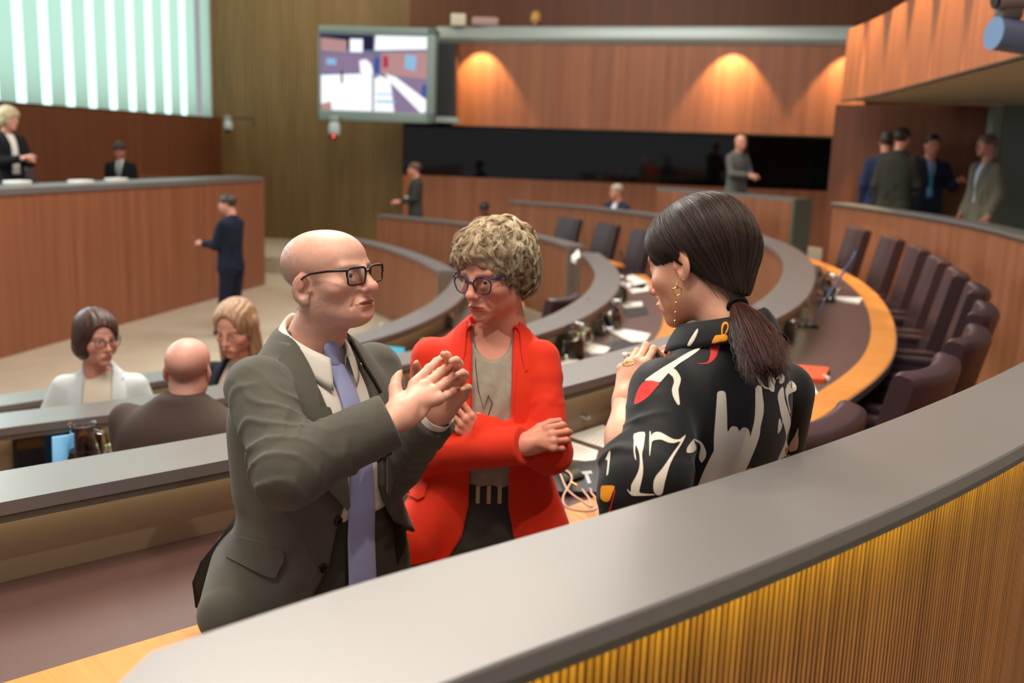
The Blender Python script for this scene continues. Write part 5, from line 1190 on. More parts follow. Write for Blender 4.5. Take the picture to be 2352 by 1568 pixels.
def figure(label, head, yaw, pitch, tyaw, floor, skin=(214, 156, 132), hair=('short', (70, 52, 42)), suit=(30, 34, 48), shirt=(220, 220, 224), tie=None, trousers=None, arms=None, seated=False, s=1., h=.012, hh=.0055, bald=None, gl=None, lips=None, openw=.045, hem=-.66, lean=0, fat=1., group=None, closed=False, gape=0, shoes=True, nk=.155):
    """arms: ((elbow, wrist, finger direction) right, (..) left) in torso axes; head: pixel x, y of the eye line and distance"""
    Rb = facing(tyaw, lean); Rh = facing(yaw, pitch)*s; Hc = at(*head); Oc = Hc+Rb @ np.array([0, -.025*s, -nk*s]); z0 = Oc[2]
    L = lambda v: Rb @ (np.asarray(v, float)*s)+Oc; inv = lambda P: ((P-Oc.astype(f4)) @ Rb.astype(f4))/s
    trousers = trousers or suit; female = hair and hair[0] in ('bob', 'long', 'curly')
    hp = dict(skin=skin, browc=(90, 66, 54), brows=.6, age=.4, w=.96 if female else 1., jaw=.93 if female else 1.03, lipc=lips or (176, 100, 90), lip=1.05 if female else .85, brow=.7 if female else .9, zs=(.95, .96), neck=((0, -.020, -.075), (0, -.040, -.20), .047 if female else .056, .052 if female else .062))
    if bald:
        def paint(V, c):
            t = (np.clip((-.0-V[:, 1]+.2*(V[:, 2]-.03))*18, 0, 1)*np.clip((V[:, 2]+.07)*30, 0, 1)*np.clip((bald[1]-V[:, 2])*25, 0, 1)*.55)[:, None]; return c*(1-t)+np.array(lin(*bald[0]))*t
        hp['paint'] = paint
    V, F = surf(head_fn(hp), (-.1, -.135, -.2), (.1, .145, .13), hh); V = relax(V, F, 1); parts = [(V @ Rh.T+Hc, F, head_col(hp)(V.astype(f4)))]
    sw = (.150 if female else .172)*fat; S = [np.array([sw, -.012, -.085]), np.array([-sw, -.012, -.085])]
    dflt = (((.215*fat, -.03, -.36), (.215*fat, .07, -.58), (0, .3, -1)), ((-.215*fat, -.03, -.36), (-.215*fat, .07, -.58), (0, .3, -1)))
    arms = arms or dflt; arms = [a or d for a, d in zip(arms, dflt)]
    for i, (E_, W_, fd) in enumerate(arms):
        sd = 1 if i == 0 else -1; dors = np.array([sd*.8, -.2, .35]) if abs(fd[2]) > .6 else np.array([sd*.5, -.3, .8])
        hf, tp = hand_fn(sd, ((.35, .4, .2), (.4, .45, .25), (.45, .5, .25), (.5, .5, .3)), thumb=(.3, .4, .2, .2), size=s*(.92 if female else 1.), stub=.03)
        parts.append(hand_island(L(W_), Rb @ unit(fd), Rb @ dors, hf, skin, h=max(.0042, hh*.85), tips=tp))
    fz = (floor-z0)/s; hz = -.60 if not seated else -.62; LG = []
    for sd in (1, -1):
        a = np.array([sd*.09, -.02, hz]); k = np.array([sd*.11, .36, hz+.02]) if seated else np.array([sd*.10, .02, (hz+fz)/2]); ft = np.array([sd*.11, .22 if seated else -.02, fz+.07]); LG.append((a, k, ft))
    zt = [.03, .0, -.05, -.09, -.15, -.25, -.38, -.50, -.60, -.75]; k_ = fat*(.88 if female else 1)
    ta = np.array([.056, .085, .145, .180, .196, .186, .170 if not female else .150, .178, .19, .20])*k_; tb = np.array([.05, .062, .088, .106, .118, .122, .118, .12, .125, .13])*(.95 if female else 1)*(1+(fat-1)*1.3); ty = np.array([-.040, -.034, -.028, -.02, -.008, .0, .002, .0, .0, .0])
    def body(P):
        q = inv(P); d = loft_fn(zt[:9], 0, ty[:9], ta[:9]*.82, tb[:9]*.78, 2.2, .02, -.64)(q)
        for s_, (E_, W_, fd) in zip(S, arms): d = smin(d, limb(q, [s_, E_, W_], [.042, .036, .026]), .03)
        for g_ in LG: d = smin(d, limb(q, g_, [.07, .052, .036]), .03)
        return d*s
    allp = [L(p) for a in arms for p in a[:2]]+[L(p) for g_ in LG for p in g_]+[L((.22*fat, .15, -.1)), L((-.22*fat, -.15, -.1)), L((.22*fat, -.15, -.75 if not seated else -.6)), L((-.22*fat, .15, -.75 if not seated else -.6)), L((-.1, -.12, .05)), L((.1, .12, .05))]
    lo = np.min(allp, 0)-.10; hi = np.max(allp, 0)+.10
    v, f = surf(body, lo, hi, .018); parts.append((relax(v, f, 1), f, lin(*skin)))
    root = joined('person', parts, SKINB); tag(root, label, 'person', group)
    add_eyes(hp, Rh, Hc, root)
    cm = lambda n, c: mat('%s_%d_%d_%d' % ((n,)+tuple(c)), c, .85, 0, .25)
    if hair:
        hc = np.array(lin(*hair[1])); hv, hf_ = surf(hair_cap(hair[0]), (-.13, -.16, -.26), (.13, .12, .17), max(.0042, hh)); hv = relax(hv, hf_, 1); t = np.clip(.5+.5*noise(hv.astype(f4), (160, 160, 22)), 0, 1)[:, None]
        hc2 = np.array(lin(*(hair[2] if len(hair) > 2 else tuple(min(255, int(x*1.35)) for x in hair[1])))); mesh('hair', hv @ Rh.T+Hc, hf_, mat('hair_tone', (1., 1., 1.), .45, attr=True), root, True, col=hc*(1-t)+hc2*t)
    if gl: glasses('glasses', root, (Rh, Hc), (mat('dark_frame', (30, 26, 24), .3), LENS), w=.05, h=.038, gap=.017, y=.110, z=-.004, sq=3, r=.0017, lens=False)
    bx = 'blouse' if female else 'shirt'
    sh = solid(bx, lambda P: loft_fn(zt[:8], 0, ty[:8], ta[:8]-.012, tb[:8]-.012, 2.3, .02 if not female else .0, -.58)(inv(P))*s, np.min([L((.25, .2, .05)), L((-.25, -.2, .05)), L((.25, -.2, -.62)), L((-.25, .2, -.62))], 0)-.08, np.max([L((.25, .2, .05)), L((-.25, -.2, .05)), L((.25, -.2, -.62)), L((-.25, .2, -.62))], 0)+.08, h, cm('shirt', shirt), root)
    def trou(P):
        q = inv(P); d = loft_fn([-.42, -.52, hz-.05], 0, 0, np.array([.155, .175, .17])*k_, np.array([.112, .12, .115])*(1+(fat-1)*1.3), 2.3, -.44, None)(q); d = smax(d, hz-.09-q[:, 2], .05)
        for a, k, ft in LG: d = smin(d, limb(q, [a, k, ft], [.098, .078, .062]), .05)
        return smax(d, fz+.05-q[:, 2], .004)*s
    solid('trousers', trou, lo, hi, max(h, .012), cm('cloth', trousers), root)
    if shoes:
        mb = MB()
        for a, k, ft in LG:
            p = L(ft); mb2 = MB(); mb.box((p[0]+Rb[0, 1]*.06, p[1]+Rb[1, 1]*.06, floor+.04), (.09*s, .27*s, .08), rz=math.radians(180+tyaw), bev=.03)
        for i in range(2):
            m2 = MB(); n = len(mb.V)//2; m2.V = mb.V[i*n:(i+1)*n]; k = len(mb.F)//2; m2.F = [[j-i*n for j in f] for f in mb.F[i*k:(i+1)*k]]; m2.M = [0]*k; m2.obj('shoe', mat('black_shoe', (16, 15, 14), .25), root)
    jl = loft_fn(zt, 0, ty, ta+.004, tb+.004, 2.35, .03, None, .012)
    def jac(P):
        q = inv(P); d = jl(q); z = q[:, 2]
        if not closed:
            w = np.interp(-z, [-.03, .03, .12, .30, .38, .50, .66], [.055, .055, openw, openw*.45 if not female else openw, .012 if not female else openw, .03 if not female else openw*1.2, .09]); d = smax(d, -smax(np.abs(q[:, 0])-w, -(q[:, 1]-np.interp(-z, [-.03, .02, .08], [-.03, -.01, .03])), .004), .004)
        d = smax(d, hem-z, .004); low = np.clip((-.30-z)*20, 0, 1); d = np.where(low > 0, smax(d, -(jl(q)+.012+(1-low)*.05), .003), d)
        for i, (s_, (E_, W_, fd)) in enumerate(zip(S, arms)):
            ax = unit(np.array(W_)-np.array(E_)); E0 = np.array(E_); up_ = unit(s_-E0); a = smin(s_cone(q, s_, E0, .062, .056), s_cone(q, E0, np.array(W_)+ax*.03, .056, .042), .03)
            a = a+creases(q, E0, up_+ax*.4, .11, 110, .005, i*4+1); fore = smax(a, (q-A3(W_)) @ A3(ax), .003); a = np.where(((q-A3(E0)) @ A3(ax)) > 0, fore, a); d = smin(d, a, .04)
        return d*s
    jk = solid('jacket', jac, lo, hi, h, cm('cloth', suit), root, 1)
    if not closed:
        def tors(P): return jl(inv(P))*s
        tv, tf = surf(tors, lo, hi, h); bt = BVHTree.FromPolygons([Vector(v) for v in tv], tf.tolist()); fr = Rb @ np.array([0, -1., 0])
        for sd in (1, -1):
            v, f = drape([(sd*.060, .0), (sd*.115, -.03), (sd*.122, -.16)]+([(sd*.02, -.34), (sd*.03, -.24), (sd*.050, -.10)] if not female else [(sd*(openw+.014), -.34), (sd*(openw+.004), -.30), (sd*(openw+.002), -.12)]), lambda q: L((q[0], .5, q[1])), fr, bt, .015, .004, .005); mesh('lapel', v, f, cm('cloth', suit), jk, sharp=50)
    if tie:
        V_ = []; F_ = []; n = 24
        for i in range(n):
            z_ = .0-.44*i/(n-1); y_ = float(np.interp(z_, zt[::-1], (ty+tb)[::-1]))-.004; w_ = .016+.02*i/(n-1)
            for u in (-1, 0, 1): V_.append(L((u*w_, y_+(.006 if u == 0 else 0), z_)))
        for i in range(n-1):
            for k in range(2): F_.append([i*3+k, (i+1)*3+k, (i+1)*3+k+1, i*3+k+1])
        o = mesh('tie', V_, F_, cm('tie', tie), root); md = o.modifiers.new('thick', 'SOLIDIFY'); md.thickness = .006
    return root
G2 = 'people standing behind the parapet at far right'
# three people in the rows at left
figure('woman with a dark bob and glasses in a white blazer over a cream top', (222, 775, 4.5), 48, -4, 14, fC, (226, 168, 150), ('bob', (58, 36, 29), (78, 50, 40)), (204, 212, 212), (226, 216, 194), trousers=(200, 206, 206), arms=(((.27, .02, -.34), (.20, .20, -.44), (-.4, 1, 0)), ((-.25, .0, -.36), (-.20, .16, -.48), (.4, 1, 0))), s=1.02, h=.0075, hh=.0036, gl=True, lips=(168, 60, 64), openw=.062)
figure('bald man in a dark brown jacket seen from behind, sitting at lower left', (432, 846, 3.3), 184, -2, 176, fB, (216, 162, 146), None, (74, 62, 56), (210, 206, 200), seated=True, h=.0075, hh=.0036, bald=((128, 108, 98), .05), fat=1.28, s=.94, closed=True, nk=.108, arms=(((.235, .06, -.36), (.16, .32, -.38), (-.3, 1, 0)), ((-.235, .06, -.36), (-.16, .34, -.36), (.3, 1, 0))))
figure('woman with long blond hair in a dark jacket and beige blouse, looking down', (541, 752, 5.1), -12, -16, -20, fC, (232, 172, 144), ('long', (128, 92, 66), (196, 158, 122)), (26, 28, 40), (206, 190, 172), arms=(None, ((-.20, .10, -.30), (.02, .24, -.26), (1, .2, .3))), s=1.16, h=.0075, hh=.0036, lips=(186, 84, 80), openw=.07)
# far away
figure('man in a dark navy suit walking past the red wood bench front, holding a phone', (523, 468, 12.2), -95, -6, -110, fP, (206, 150, 132), ('back', (52, 42, 38)), (26, 32, 50), (214, 218, 226), arms=(((.19, .08, -.34), (.14, .30, -.36), (-.1, 1, .1)), ((-.19, .08, -.34), (-.10, .32, -.34), (.1, 1, .1))), bald=((90, 72, 62), .05))
figure('woman with curly pale hair in a black suit standing with clasped hands, far left', (20, 272, 12.3), 72, -8, 62, .0, (220, 160, 142), ('curly', (150, 130, 96), (206, 188, 150)), (22, 22, 26), (226, 222, 214), arms=(((.20, .06, -.32), (.06, .28, -.27), (-.4, 1, .4)), ((-.20, .06, -.32), (-.04, .28, -.29), (.3, 1, .3))), s=1.1)
figure('man in a black suit with a grey tie at the presidency bench, head lowered', (274, 345, 15.4), 8, -22, 5, -.05, (190, 120, 104), ('short', (36, 30, 28)), (20, 20, 22), (226, 226, 226), (120, 124, 134), seated=False)
figure('man in a grey suit carrying white papers by the slatted wall', (952, 389, 17.4), -85, 0, -80, -.45, (212, 146, 124), ('back', (74, 52, 40)), (58, 56, 54), (210, 212, 220), arms=(((.20, .04, -.34), (.12, .26, -.40), (-.2, 1, 0)), ((-.20, .04, -.34), (-.10, .26, -.40), (.2, 1, 0))))
for px, py, lab in ((943, 458, 'loose white papers held by the man by the slatted wall'),): q = at(px, py, 17.35); b_ = MB(); b_.box(q, (.16, .22, .03), rz=.4, ry=.5, bev=.005); tag(b_.obj('paper_sheet', mat('white_paper', (238, 234, 226), .8)), lab, 'paper')
figure('blond person on the balcony with only the head above the rail', (1232, 42, 19.95), 150, -10, 160, 2.1, (200, 130, 110), ('bob', (180, 130, 60), (214, 166, 84)), (40, 34, 36), (200, 190, 180), shoes=False)
figure('dark-skinned man in grey leaning over the far ledge above the curly hair', (1112, 480, 17.0), -20, -25, -15, fB, (104, 68, 54), ('back', (26, 22, 20)), (84, 88, 96), (200, 204, 210), arms=(((.26, .12, -.30), (.16, .30, -.34), (-.3, 1, 0)), ((-.24, .12, -.30), (-.10, .30, -.34), (.3, 1, 0))), seated=True)
figure('grey-haired man in a navy suit seated in the far row, looking left', (1416, 440, 16.2), -70, -4, -40, fA, (206, 146, 124), ('short', (140, 126, 112)), (36, 44, 60), (226, 230, 236), seated=True)
figure('bald man in a grey suit standing with joined hands before the black glass', (1701, 327, 15.9), 20, 0, 35, fO, (212, 150, 126), None, (92, 92, 88), (120, 118, 112), arms=(((.21, .08, -.34), (.06, .30, -.34), (-.5, 1, 0)), ((-.21, .08, -.34), (-.02, .30, -.36), (.5, 1, 0))), closed=True)
figure('man in a navy jacket mostly hidden behind the dark-grey suit, far right group', (2037, 326, 12.15), 160, 0, 165, fO, (200, 140, 118), ('short', (60, 50, 44)), (38, 46, 74), (214, 218, 226), group=None)
figure('balding man in a dark grey suit with his back turned, far right group', (2072, 318, 11.6), 125, 0, 140, fO, (206, 146, 120), ('back', (50, 40, 34)), (52, 50, 44), (226, 226, 226), arms=(((.22, .04, -.34), (.10, .24, -.40), (-.2, 1, 0)), None), s=1.03)
figure('man in a navy suit with light blue tie, one hand out, far right group', (2141, 332, 12.0), -5, 4, -4, fO, (214, 136, 122), ('short', (40, 32, 30)), (30, 38, 60), (226, 230, 236), (92, 146, 200), arms=(None, ((-.27, .06, -.32), (-.25, .30, -.24), (-.2, 1, .3))), fat=1.04, s=1.02)
figure('man in a pale grey-brown jacket seen in profile, rightmost of the standing group', (2267, 334, 11.0), -80, 0, -75, fO, (200, 136, 116), ('short', (84, 66, 58)), (116, 108, 98), (196, 208, 226))
# ================================================================== chairs
CHB = mat('brown_purple_leather', (60, 44, 49), .36, 0, .5, bump=.12, scale=300, vary=.06)
def bent_pad(w, d, h, bend, r=.03, n=17):
    """upholstered panel: width w (x), thickness d (y), height h (z from 0); concave towards +y"""
    sec = [(y*(d/2-r)+r*math.cos(a)*1, z) for y, z, a in ()]; ring = []
    for cy, cz, a0 in ((d/2-r, h-r, 0), (-d/2+r, h-r, 90), (-d/2+r, r, 180), (d/2-r, r, 270)):
        for k in range(5): a = math.radians(a0+k*22.5); ring.append((cy+r*math.cos(a), cz+r*math.sin(a)))
    V = []; F = []; m = len(ring)
    for i in range(n):
        u = i/(n-1)*2-1; e = 1-.5*max(0, abs(u)-.9)*10*.25
        for y, z in ring: V.append((u*w/2, y*(1 if abs(u) < .97 else .75)+bend*(u*u-.3), z if abs(u) < .97 else h/2+(z-h/2)*.97))
    for i in range(n-1):
        for k in range(m): F.append([i*m+k, i*m+(k+1) % m, (i+1)*m+(k+1) % m, (i+1)*m+k])
    F += [list(range(m))[::-1], [(n-1)*m+k for k in range(m)]]; return V, F
def make_chair():
    t = empty('conference_chair', (0, 0, 0))
    V, F = bent_pad(.54, .10, .72, .05); R = rotx(.22); V = [R @ np.array(v)+np.array([0, -.24, .42]) for v in V]; mesh('backrest', V, F, CHB, t, sharp=50)
    V, F = bent_pad(.52, .46, .12, 0, .04); mesh('seat', [np.array(v)+np.array([0, -.03, .36]) for v in V], F, CHB, t, sharp=50)
    for s in (-1, 1):
        b = MB(); b.box((s*.305, -.04, .60), (.07, .46, .055), bev=.015); b.box((s*.305, -.05, .47), (.05, .40, .22), bev=.012); b.obj('armrest', CHB, t)
    b = MB(); b.tube([(0, 0, .06), (0, 0, .37)], .03, 12)
    for k in range(5): a = 2*PI*k/5; b.tube([(0, 0, .09), (.27*math.cos(a), .27*math.sin(a), .04)], [.025, .018], 8); b.lathe([(0, -.028), (.02, -.02), (.028, 0), (.02, .02), (0, .028)], (.27*math.cos(a), .27*math.sin(a), .03), 10)
    b.obj('swivel_base', BLACK, t); return t
def clear(p, P, m=.74):         # far enough behind a desk row to sit at it
    j = np.argmin(np.hypot(P[:, 0]-p[0], P[:, 1]-p[1])); n = normals(P)[j]; o = (p-P[j]) @ n; return p if o > m else p+n*(m-o)
CH0 = make_chair(); chused = [0]
def chair(p, face, z, label, group):
    o = CH0 if not chused[0] else copy_tree(CH0); chused[0] = 1
    f = math.atan2(face[1]-p[1], face[0]-p[0])-PI/2; o.location = (p[0], p[1], z); o.rotation_euler = (0, 0, f); tag(o, label, 'chair', group)
G1 = 'leather chairs along the outer desk on the right'; ordn = ['first', 'second', 'third', 'fourth', 'fifth', 'sixth', 'seventh', 'eighth', 'ninth', 'tenth']
tops = [(3.40, 10.45), (3.36, 9.36), (3.28, 8.35), (3.14, 7.4), (2.95, 6.55), (2.70, 5.72), (2.36, 4.9), (1.95, 4.12), (1.50, 3.42), (.86, 2.62)]
for i, (x, y) in enumerate(tops):
    j = np.argmin(np.hypot(RA[:, 0]-x, RA[:, 1]-y)); c = RA[j]; d = unit(c-np.array([x, y])); b = clear(np.array([x, y])+d*.40, RA)
    lab = {0: 'brown leather chair farthest along the right-hand desk, beside the desk end', 8: 'brown leather chair with only its back and one arm showing above the grey parapet', 9: 'nearest brown leather chair, just its top edge showing beside the printed blouse'}.get(i, '%s brown leather chair from the far end of the right-hand curved desk' % ordn[i])
    chair(b, c, fA, lab, G1)
def at_top(px, py, z): return on_z(px, py, z)[:2]
for i, (px, py) in enumerate([(1205, 500), (1283, 512), (1358, 525), (1428, 540)]):
    p = at_top(px, py, .62); d = unit(np.array([-.55, -.83])); p = clear(p+d*.3, RB2, .9); chair(p, RB2[np.argmin(np.hypot(RB2[:, 0]-p[0], RB2[:, 1]-p[1]))], fB, ['leftmost of four dark chairs in a row, close behind the curly hair', 'second of four dark chairs in a row right of the curly hair', 'third of four dark chairs in a row, above the grey ledge tip', 'rightmost of four dark chairs in a row, nearest the ponytail woman'][i], 'dark chairs at the middle desk')
for i, (px, py) in enumerate([(948, 543), (1022, 556)]):
    p = at_top(px, py, .33); d = unit(np.array([-.6, -.8])); p = clear(p+d*.3, RC2, .9); chair(p, RC2[np.argmin(np.hypot(RC2[:, 0]-p[0], RC2[:, 1]-p[1]))], fC, ['dark chair against the red wood panel above the man\'s glasses', 'dark chair half hidden by the curly hair, left of it'][i], 'dark chairs at the inner desk')
for i, (px, py) in enumerate([(1470, 462), (1540, 470)]):
    p = at_top(px, py, .9); d = unit(np.array([-.5, -.86])); p = clear(p+d*.3, RA, .9); chair(p, RA[np.argmin(np.hypot(RA[:, 0]-p[0], RA[:, 1]-p[1]))], fA, ['dark chair right behind the seated man in the far row', 'dark chair just above the ponytail woman\'s hair, far row'][i], 'dark chairs in the far row')
p = at(1262, 680, 8.9); p = clear(p[:2]-np.array([.2, 0]), RC, .9); chair(p, p+np.array([-.5, .3]), fC, 'dark purple chair turned away, between red jacket and grey desk end', 'dark chairs at the inner desk')
for i, (px, py, Y) in enumerate([(105, 400, 13.2), (-15, 400, 13.6)]):
    p = at(px, py, Y); chair(p[:2], p[:2]+np.array([1, -.1]), .0, ['blue-purple chair on the presidency platform behind the standing woman', 'purple chair at the left picture edge on the presidency platform'][i], 'chairs of the presidency')
# ================================================================== things on the desks
zdA, zdB, zdC = zA-.235, zB-.235, zCc-.235
PAPER = mat('white_paper', (238, 234, 226), .8); PLAST = mat('matte_black_plastic', (24, 24, 26), .45); CLEAR = mat('clear_glass', (1., 1., 1.), .03, trans=1., ior=1.45); WATER = mat('water', (.72, .88, 1.), .02, trans=1., ior=1.33)
def flat(name, pts, z, th, m, label, cat, group=None, par=None):
    P = [on_z(x, y, z)[:2] for x, y in pts]; c = np.mean(P, 0); n = len(P); ar = sum(P[i-1][0]*P[i][1]-P[i][0]*P[i-1][1] for i in range(n))
    if ar < 0: P = P[::-1]
    V = [(p[0], p[1], z+.0005) for p in P]+[(p[0], p[1], z+th) for p in P]
    o = mesh(name, V, [list(range(n))[::-1], list(range(n, 2*n))]+[[i, (i+1) % n, n+(i+1) % n, n+i] for i in range(n)], m, par, False)
    if label: tag(o, label, cat, group)
    return o
def text_lines(pts, z, par, nl, m):          # faint printed lines on a sheet: between its left and right side
    a, b, c, d = [on_z(x, y, z)[:2] for x, y in pts]; mb = MB(); rnd = random.Random(len(par.name)+nl)
    for i in range(nl):
        t = (i+1.2)/(nl+1.6); l = a+(d-a)*t; r = b+(c-b)*t; e = rnd.uniform(.55, .9); p0 = l+(r-l)*.1; p1 = l+(r-l)*e; n = unit(np.array([-(p1-p0)[1], (p1-p0)[0]]))*.0011
        mb.add([(*(p0-n), z+.0004), (*(p1-n), z+.0004), (*(p1+n), z+.0004), (*(p0+n), z+.0004)], [[0, 1, 2, 3]])
    mb.obj('text_lines', m, par, False, None)
GREYI = mat('grey_ink', (120, 118, 116), .8)
def sheet_paper(pts, z, label, th=.002, lines=0, group='papers on the desks', m=PAPER, name='paper_sheet', cat='paper'):
    o = flat(name, pts, z, th, m, label, cat, group)
    if lines: text_lines(pts, z+th, o, lines, GREYI)
    return o
sheet_paper([(1303, 1003), (1385, 977), (1418, 996), (1402, 1034)], zdA, 'upper of two white sheets on the desk beside the red jacket', .004, 7)
sheet_paper([(1299, 1011), (1374, 1036), (1366, 1062), (1297, 1054)], zdA, 'lower of two white sheets on the desk, nearer the laptop', .003, 5)
lp = flat('laptop', [(1250, 1084), (1384, 1064), (1384, 1142), (1262, 1140)], zdA, .018, PLAST, 'closed black laptop with a silver T mark on the desk beside the red jacket', 'laptop')
SILV = mat('silver_mark', (176, 176, 176), .4, .6)
tm = MB()
for pts in ([(1331, 1083), (1358, 1080), (1361, 1087), (1334, 1089)], [(1343, 1088), (1350, 1087), (1358, 1108), (1350, 1110)]):
    tm.add([tuple(on_z(x, y, zdA+.0186)) for x, y in pts], [[3, 2, 1, 0]])
tm.obj('letter_mark', SILV, lp, False, None)
flat('phone', [(1284, 1080), (1322, 1074), (1342, 1098), (1300, 1112)], zdA+.0185, .009, mat('phone_black', (14, 14, 15), .12), 'black phone lying on the laptop under the pink cord', 'phone')
cz = zdA+.032; K = lambda pts: [on_z(860+x/3.734, 900+y/3.734, cz) for x, y in pts]
cb = MB(); cpath = np.array(K([(1440, 715), (1500, 680), (1570, 662), (1640, 672), (1685, 710), (1690, 760), (1660, 820), (1625, 880), (1618, 940), (1650, 985), (1720, 1012), (1810, 1022), (1890, 1010), (1918, 965), (1900, 915), (1860, 865), (1815, 815)])); cpath2 = np.array(K([(1590, 668), (1610, 740), (1650, 830), (1720, 895), (1790, 940), (1845, 980), (1865, 975), (1840, 910), (1800, 860), (1765, 820)]))
for c_ in (cpath, cpath2): cb.tube(smooth_poly(c_, 5)[:-5], .0034, 8)
cb.obj('cord', mat('pink_braided_cord', (206, 166, 150), .8, bump=.4, scale=600), tag(empty('lanyard', cpath[0]), 'looped pink braided phone cord hanging over the orange desk edge', 'cord'))
lan = [o for o in bpy.data.objects if o.name == 'lanyard'][0]
for ch in lan.children: ch.matrix_parent_inverse = Matrix.Translation(-Vector(cpath[0]))
b = MB(); b.tube([on_z(860+1690/3.734, 900+775/3.734, cz), on_z(860+1740/3.734, 900+805/3.734, cz)], .0045, 8); keep(b.obj('clasp', GOLD), lan)
def jug(px, py, z, h, label, r=None, handle=1, water=.55, p=None):
    p = on_z(px, py, z) if p is None else np.array(p); r = r or h*.34; p = p+np.array([0, 0, .003]); t = empty('water_jug', p); tag(t, label, 'jug', 'glass water jugs on the desks'); b = MB()
    out = [(0, 0), (r*.85, 0), (r, h*.08), (r*1.02, h*.45), (r*.72, h*.78), (r*.78, h*.97), (r*.86, h)]; inn = [(r*.82, h*.98), (r*.73, h*.95), (r*.67, h*.78), (r*.95, h*.45), (r*.92, h*.1), (0, h*.06)]
    b.lathe(out+inn, (0, 0, 0), 24); b.obj('body', CLEAR, t)
    b = MB(); a = handle; b.tube([(a*r*.75, 0, h*.88), (a*r*1.35, 0, h*.85), (a*r*1.55, 0, h*.55), (a*r*1.0, 0, h*.3)], h*.04, 8); b.obj('handle', CLEAR, t)
    b = MB(); b.lathe([(0, h*.07), (r*.9, h*.10), (r*.93, h*.45), (r*.86, h*water), (0, h*water)], (0, 0, 0), 24); b.obj('water', WATER, t); return t
def tumbler(px, py, z, h, label):
    p = on_z(px, py, z); b = MB(); r = h*.33; b.lathe([(0, 0), (r*.85, 0), (r, h), (r*.93, h), (r*.78, h*.08), (0, h*.08)], p, 18); return tag(b.obj('drinking_glass', CLEAR), label, 'glass', 'drinking glasses on the desks')
def mic(px, py, z, qx, qy, L_, label, m=None):
    p = on_z(px, py, z); d = at(qx, qy, p[1])-p; d = unit(d)*L_; t = empty('microphone', p); tag(t, label, 'microphone', 'gooseneck microphones'); m = m or mat('grey_mic', (120, 124, 130), .35, .5)
    b = MB(); b.lathe([(0, 0), (.035, 0), (.035, .012), (.02, .02), (0, .02)], (0, 0, 0), 16); b.obj('base', PLAST, t)
    b = MB(); b.tube([(0, 0, .015), tuple(d*.35+np.array([0, 0, .05])), tuple(d*.85)], .005, 8); b.obj('gooseneck', m, t)
    b = MB(); b.tube([tuple(d*.85), tuple(d)], [.008, .009], 10); b.obj('capsule', m, t); return t
def panel_thing(P, z, px, w, h, dz, kind, label, cat, mats, group=None):
    """something standing against the back panel of a desk row, where the line of sight at column px meets that row"""
    zz = z-.235+.0; q = P+normals(P)*.16; V = np.array([ray(px, 784+0)[:2]])[0]; ang = np.arctan2(q[:, 0], q[:, 1])
    # column px at desk height
    best = None
    for i in range(len(q)):
        v = np.array([q[i, 0], q[i, 1], zz])-CAM; dz_ = v @ _fw
        if dz_ <= 0: continue
        x = IW/2+FPX*(v @ _rt)/dz_
        if best is None or abs(x-px) < best[0]: best = (abs(x-px), i)
    i = best[1]; n = normals(P)[i]; c = P[i]+n*.165; a = math.atan2(n[1], n[0])+PI/2
    return c, n, a, zz
def monitor(P, z, px, w, h, label, scr=None, note=None):
    c, n, a, zz = panel_thing(P, z, px, w, h, 0, '', label, '', None); t = empty('desk_monitor', (c[0], c[1], zz), a); tag(t, label, 'monitor', 'desk monitors'); b = MB()
    b.box((0, -.012, h/2+.012), (w, .022, h), bev=.004); b.obj('casing', PLAST, t); b = MB(); b.box((0, -.024, h/2+.012), (w*.93, .002, h*.9)); b.obj('screen', scr or mat('dark_screen', (12, 15, 22), .1), t); b = MB(); b.box((0, -.03, .006), (w*.4, .09, .01), bev=.003); b.obj('foot', PLAST, t); return t
def holder(P, z, px, w, h, label, off=.02):
    c, n, a, zz = panel_thing(P, z, px, w, h, 0, '', label, '', None); t = empty('name_holder', (c[0]+n[0]*off, c[1]+n[1]*off, zz), a); tag(t, label, 'name holder', 'clear name holders'); b = MB()
    b.box((0, 0, h/2+.004), (w, .006, h)); b.box((0, -.02, .004), (w, .05, .004)); b.obj('acrylic_plate', mat('frosted_acrylic', (205, 205, 190), .25, trans=.35), t)
    b = MB(); b.box((0, 0, h+.006), (w, .008, .005)); b.obj('lit_edge', glow('lit_edge', (.8, 1., .45), 1.0), t); return t
holder(RA, zA, 1312, .095, .125, 'clear name holder standing against the desk panel beside the red jacket')
monitor(RA, zA, 1404, .16, .20, 'black desk monitor hidden partly behind the raised bare forearm')
mic(1300, 990, zdA, 1352, 958, .11, 'grey gooseneck microphone pointing right beside the red jacket', mat('silver_mic', (190, 188, 184), .3, .7))
holder(RB, zB, 278, .13, .09, 'clear name holder between the water jug and the bald man in brown'); monitor(RB, zB, 150, .33, .20, 'black desk monitor behind the glass jug, lower left')
c, n, a, zz = panel_thing(RB, zB, 136, 0, 0, 0, '', '', '', None); q = c+n*.09; b = MB(); b.box((q[0], q[1], zz+.093), (.078, .008, .18), rz=a, rx=.12, bev=.002); tag(b.obj('tablet', mat('pale_blue_screen', (150, 205, 238), .4, emit=(110, 190, 240), es=.45)), 'glowing pale blue tablet standing against the dark monitor, lower left', 'tablet')
c, n, a, zz = panel_thing(RB, zB, 188, 0, 0, 0, '', '', '', None); q = c+n*.17; jug(0, 0, zdB, .24, 'glass water jug with handle on the desk at lower left', .062, p=(q[0], q[1], zz))
# left, inner row
monitor(RC, zCc, 345, .2, .12, 'black desk monitor between the white blazer and the bald man'); flat('folder', [(318, 905), (340, 892), (392, 886), (380, 912)], zdC, .012, mat('teal_folder', (40, 92, 84), .6), 'teal folder on the desk in front of the bald man in brown', 'folder')
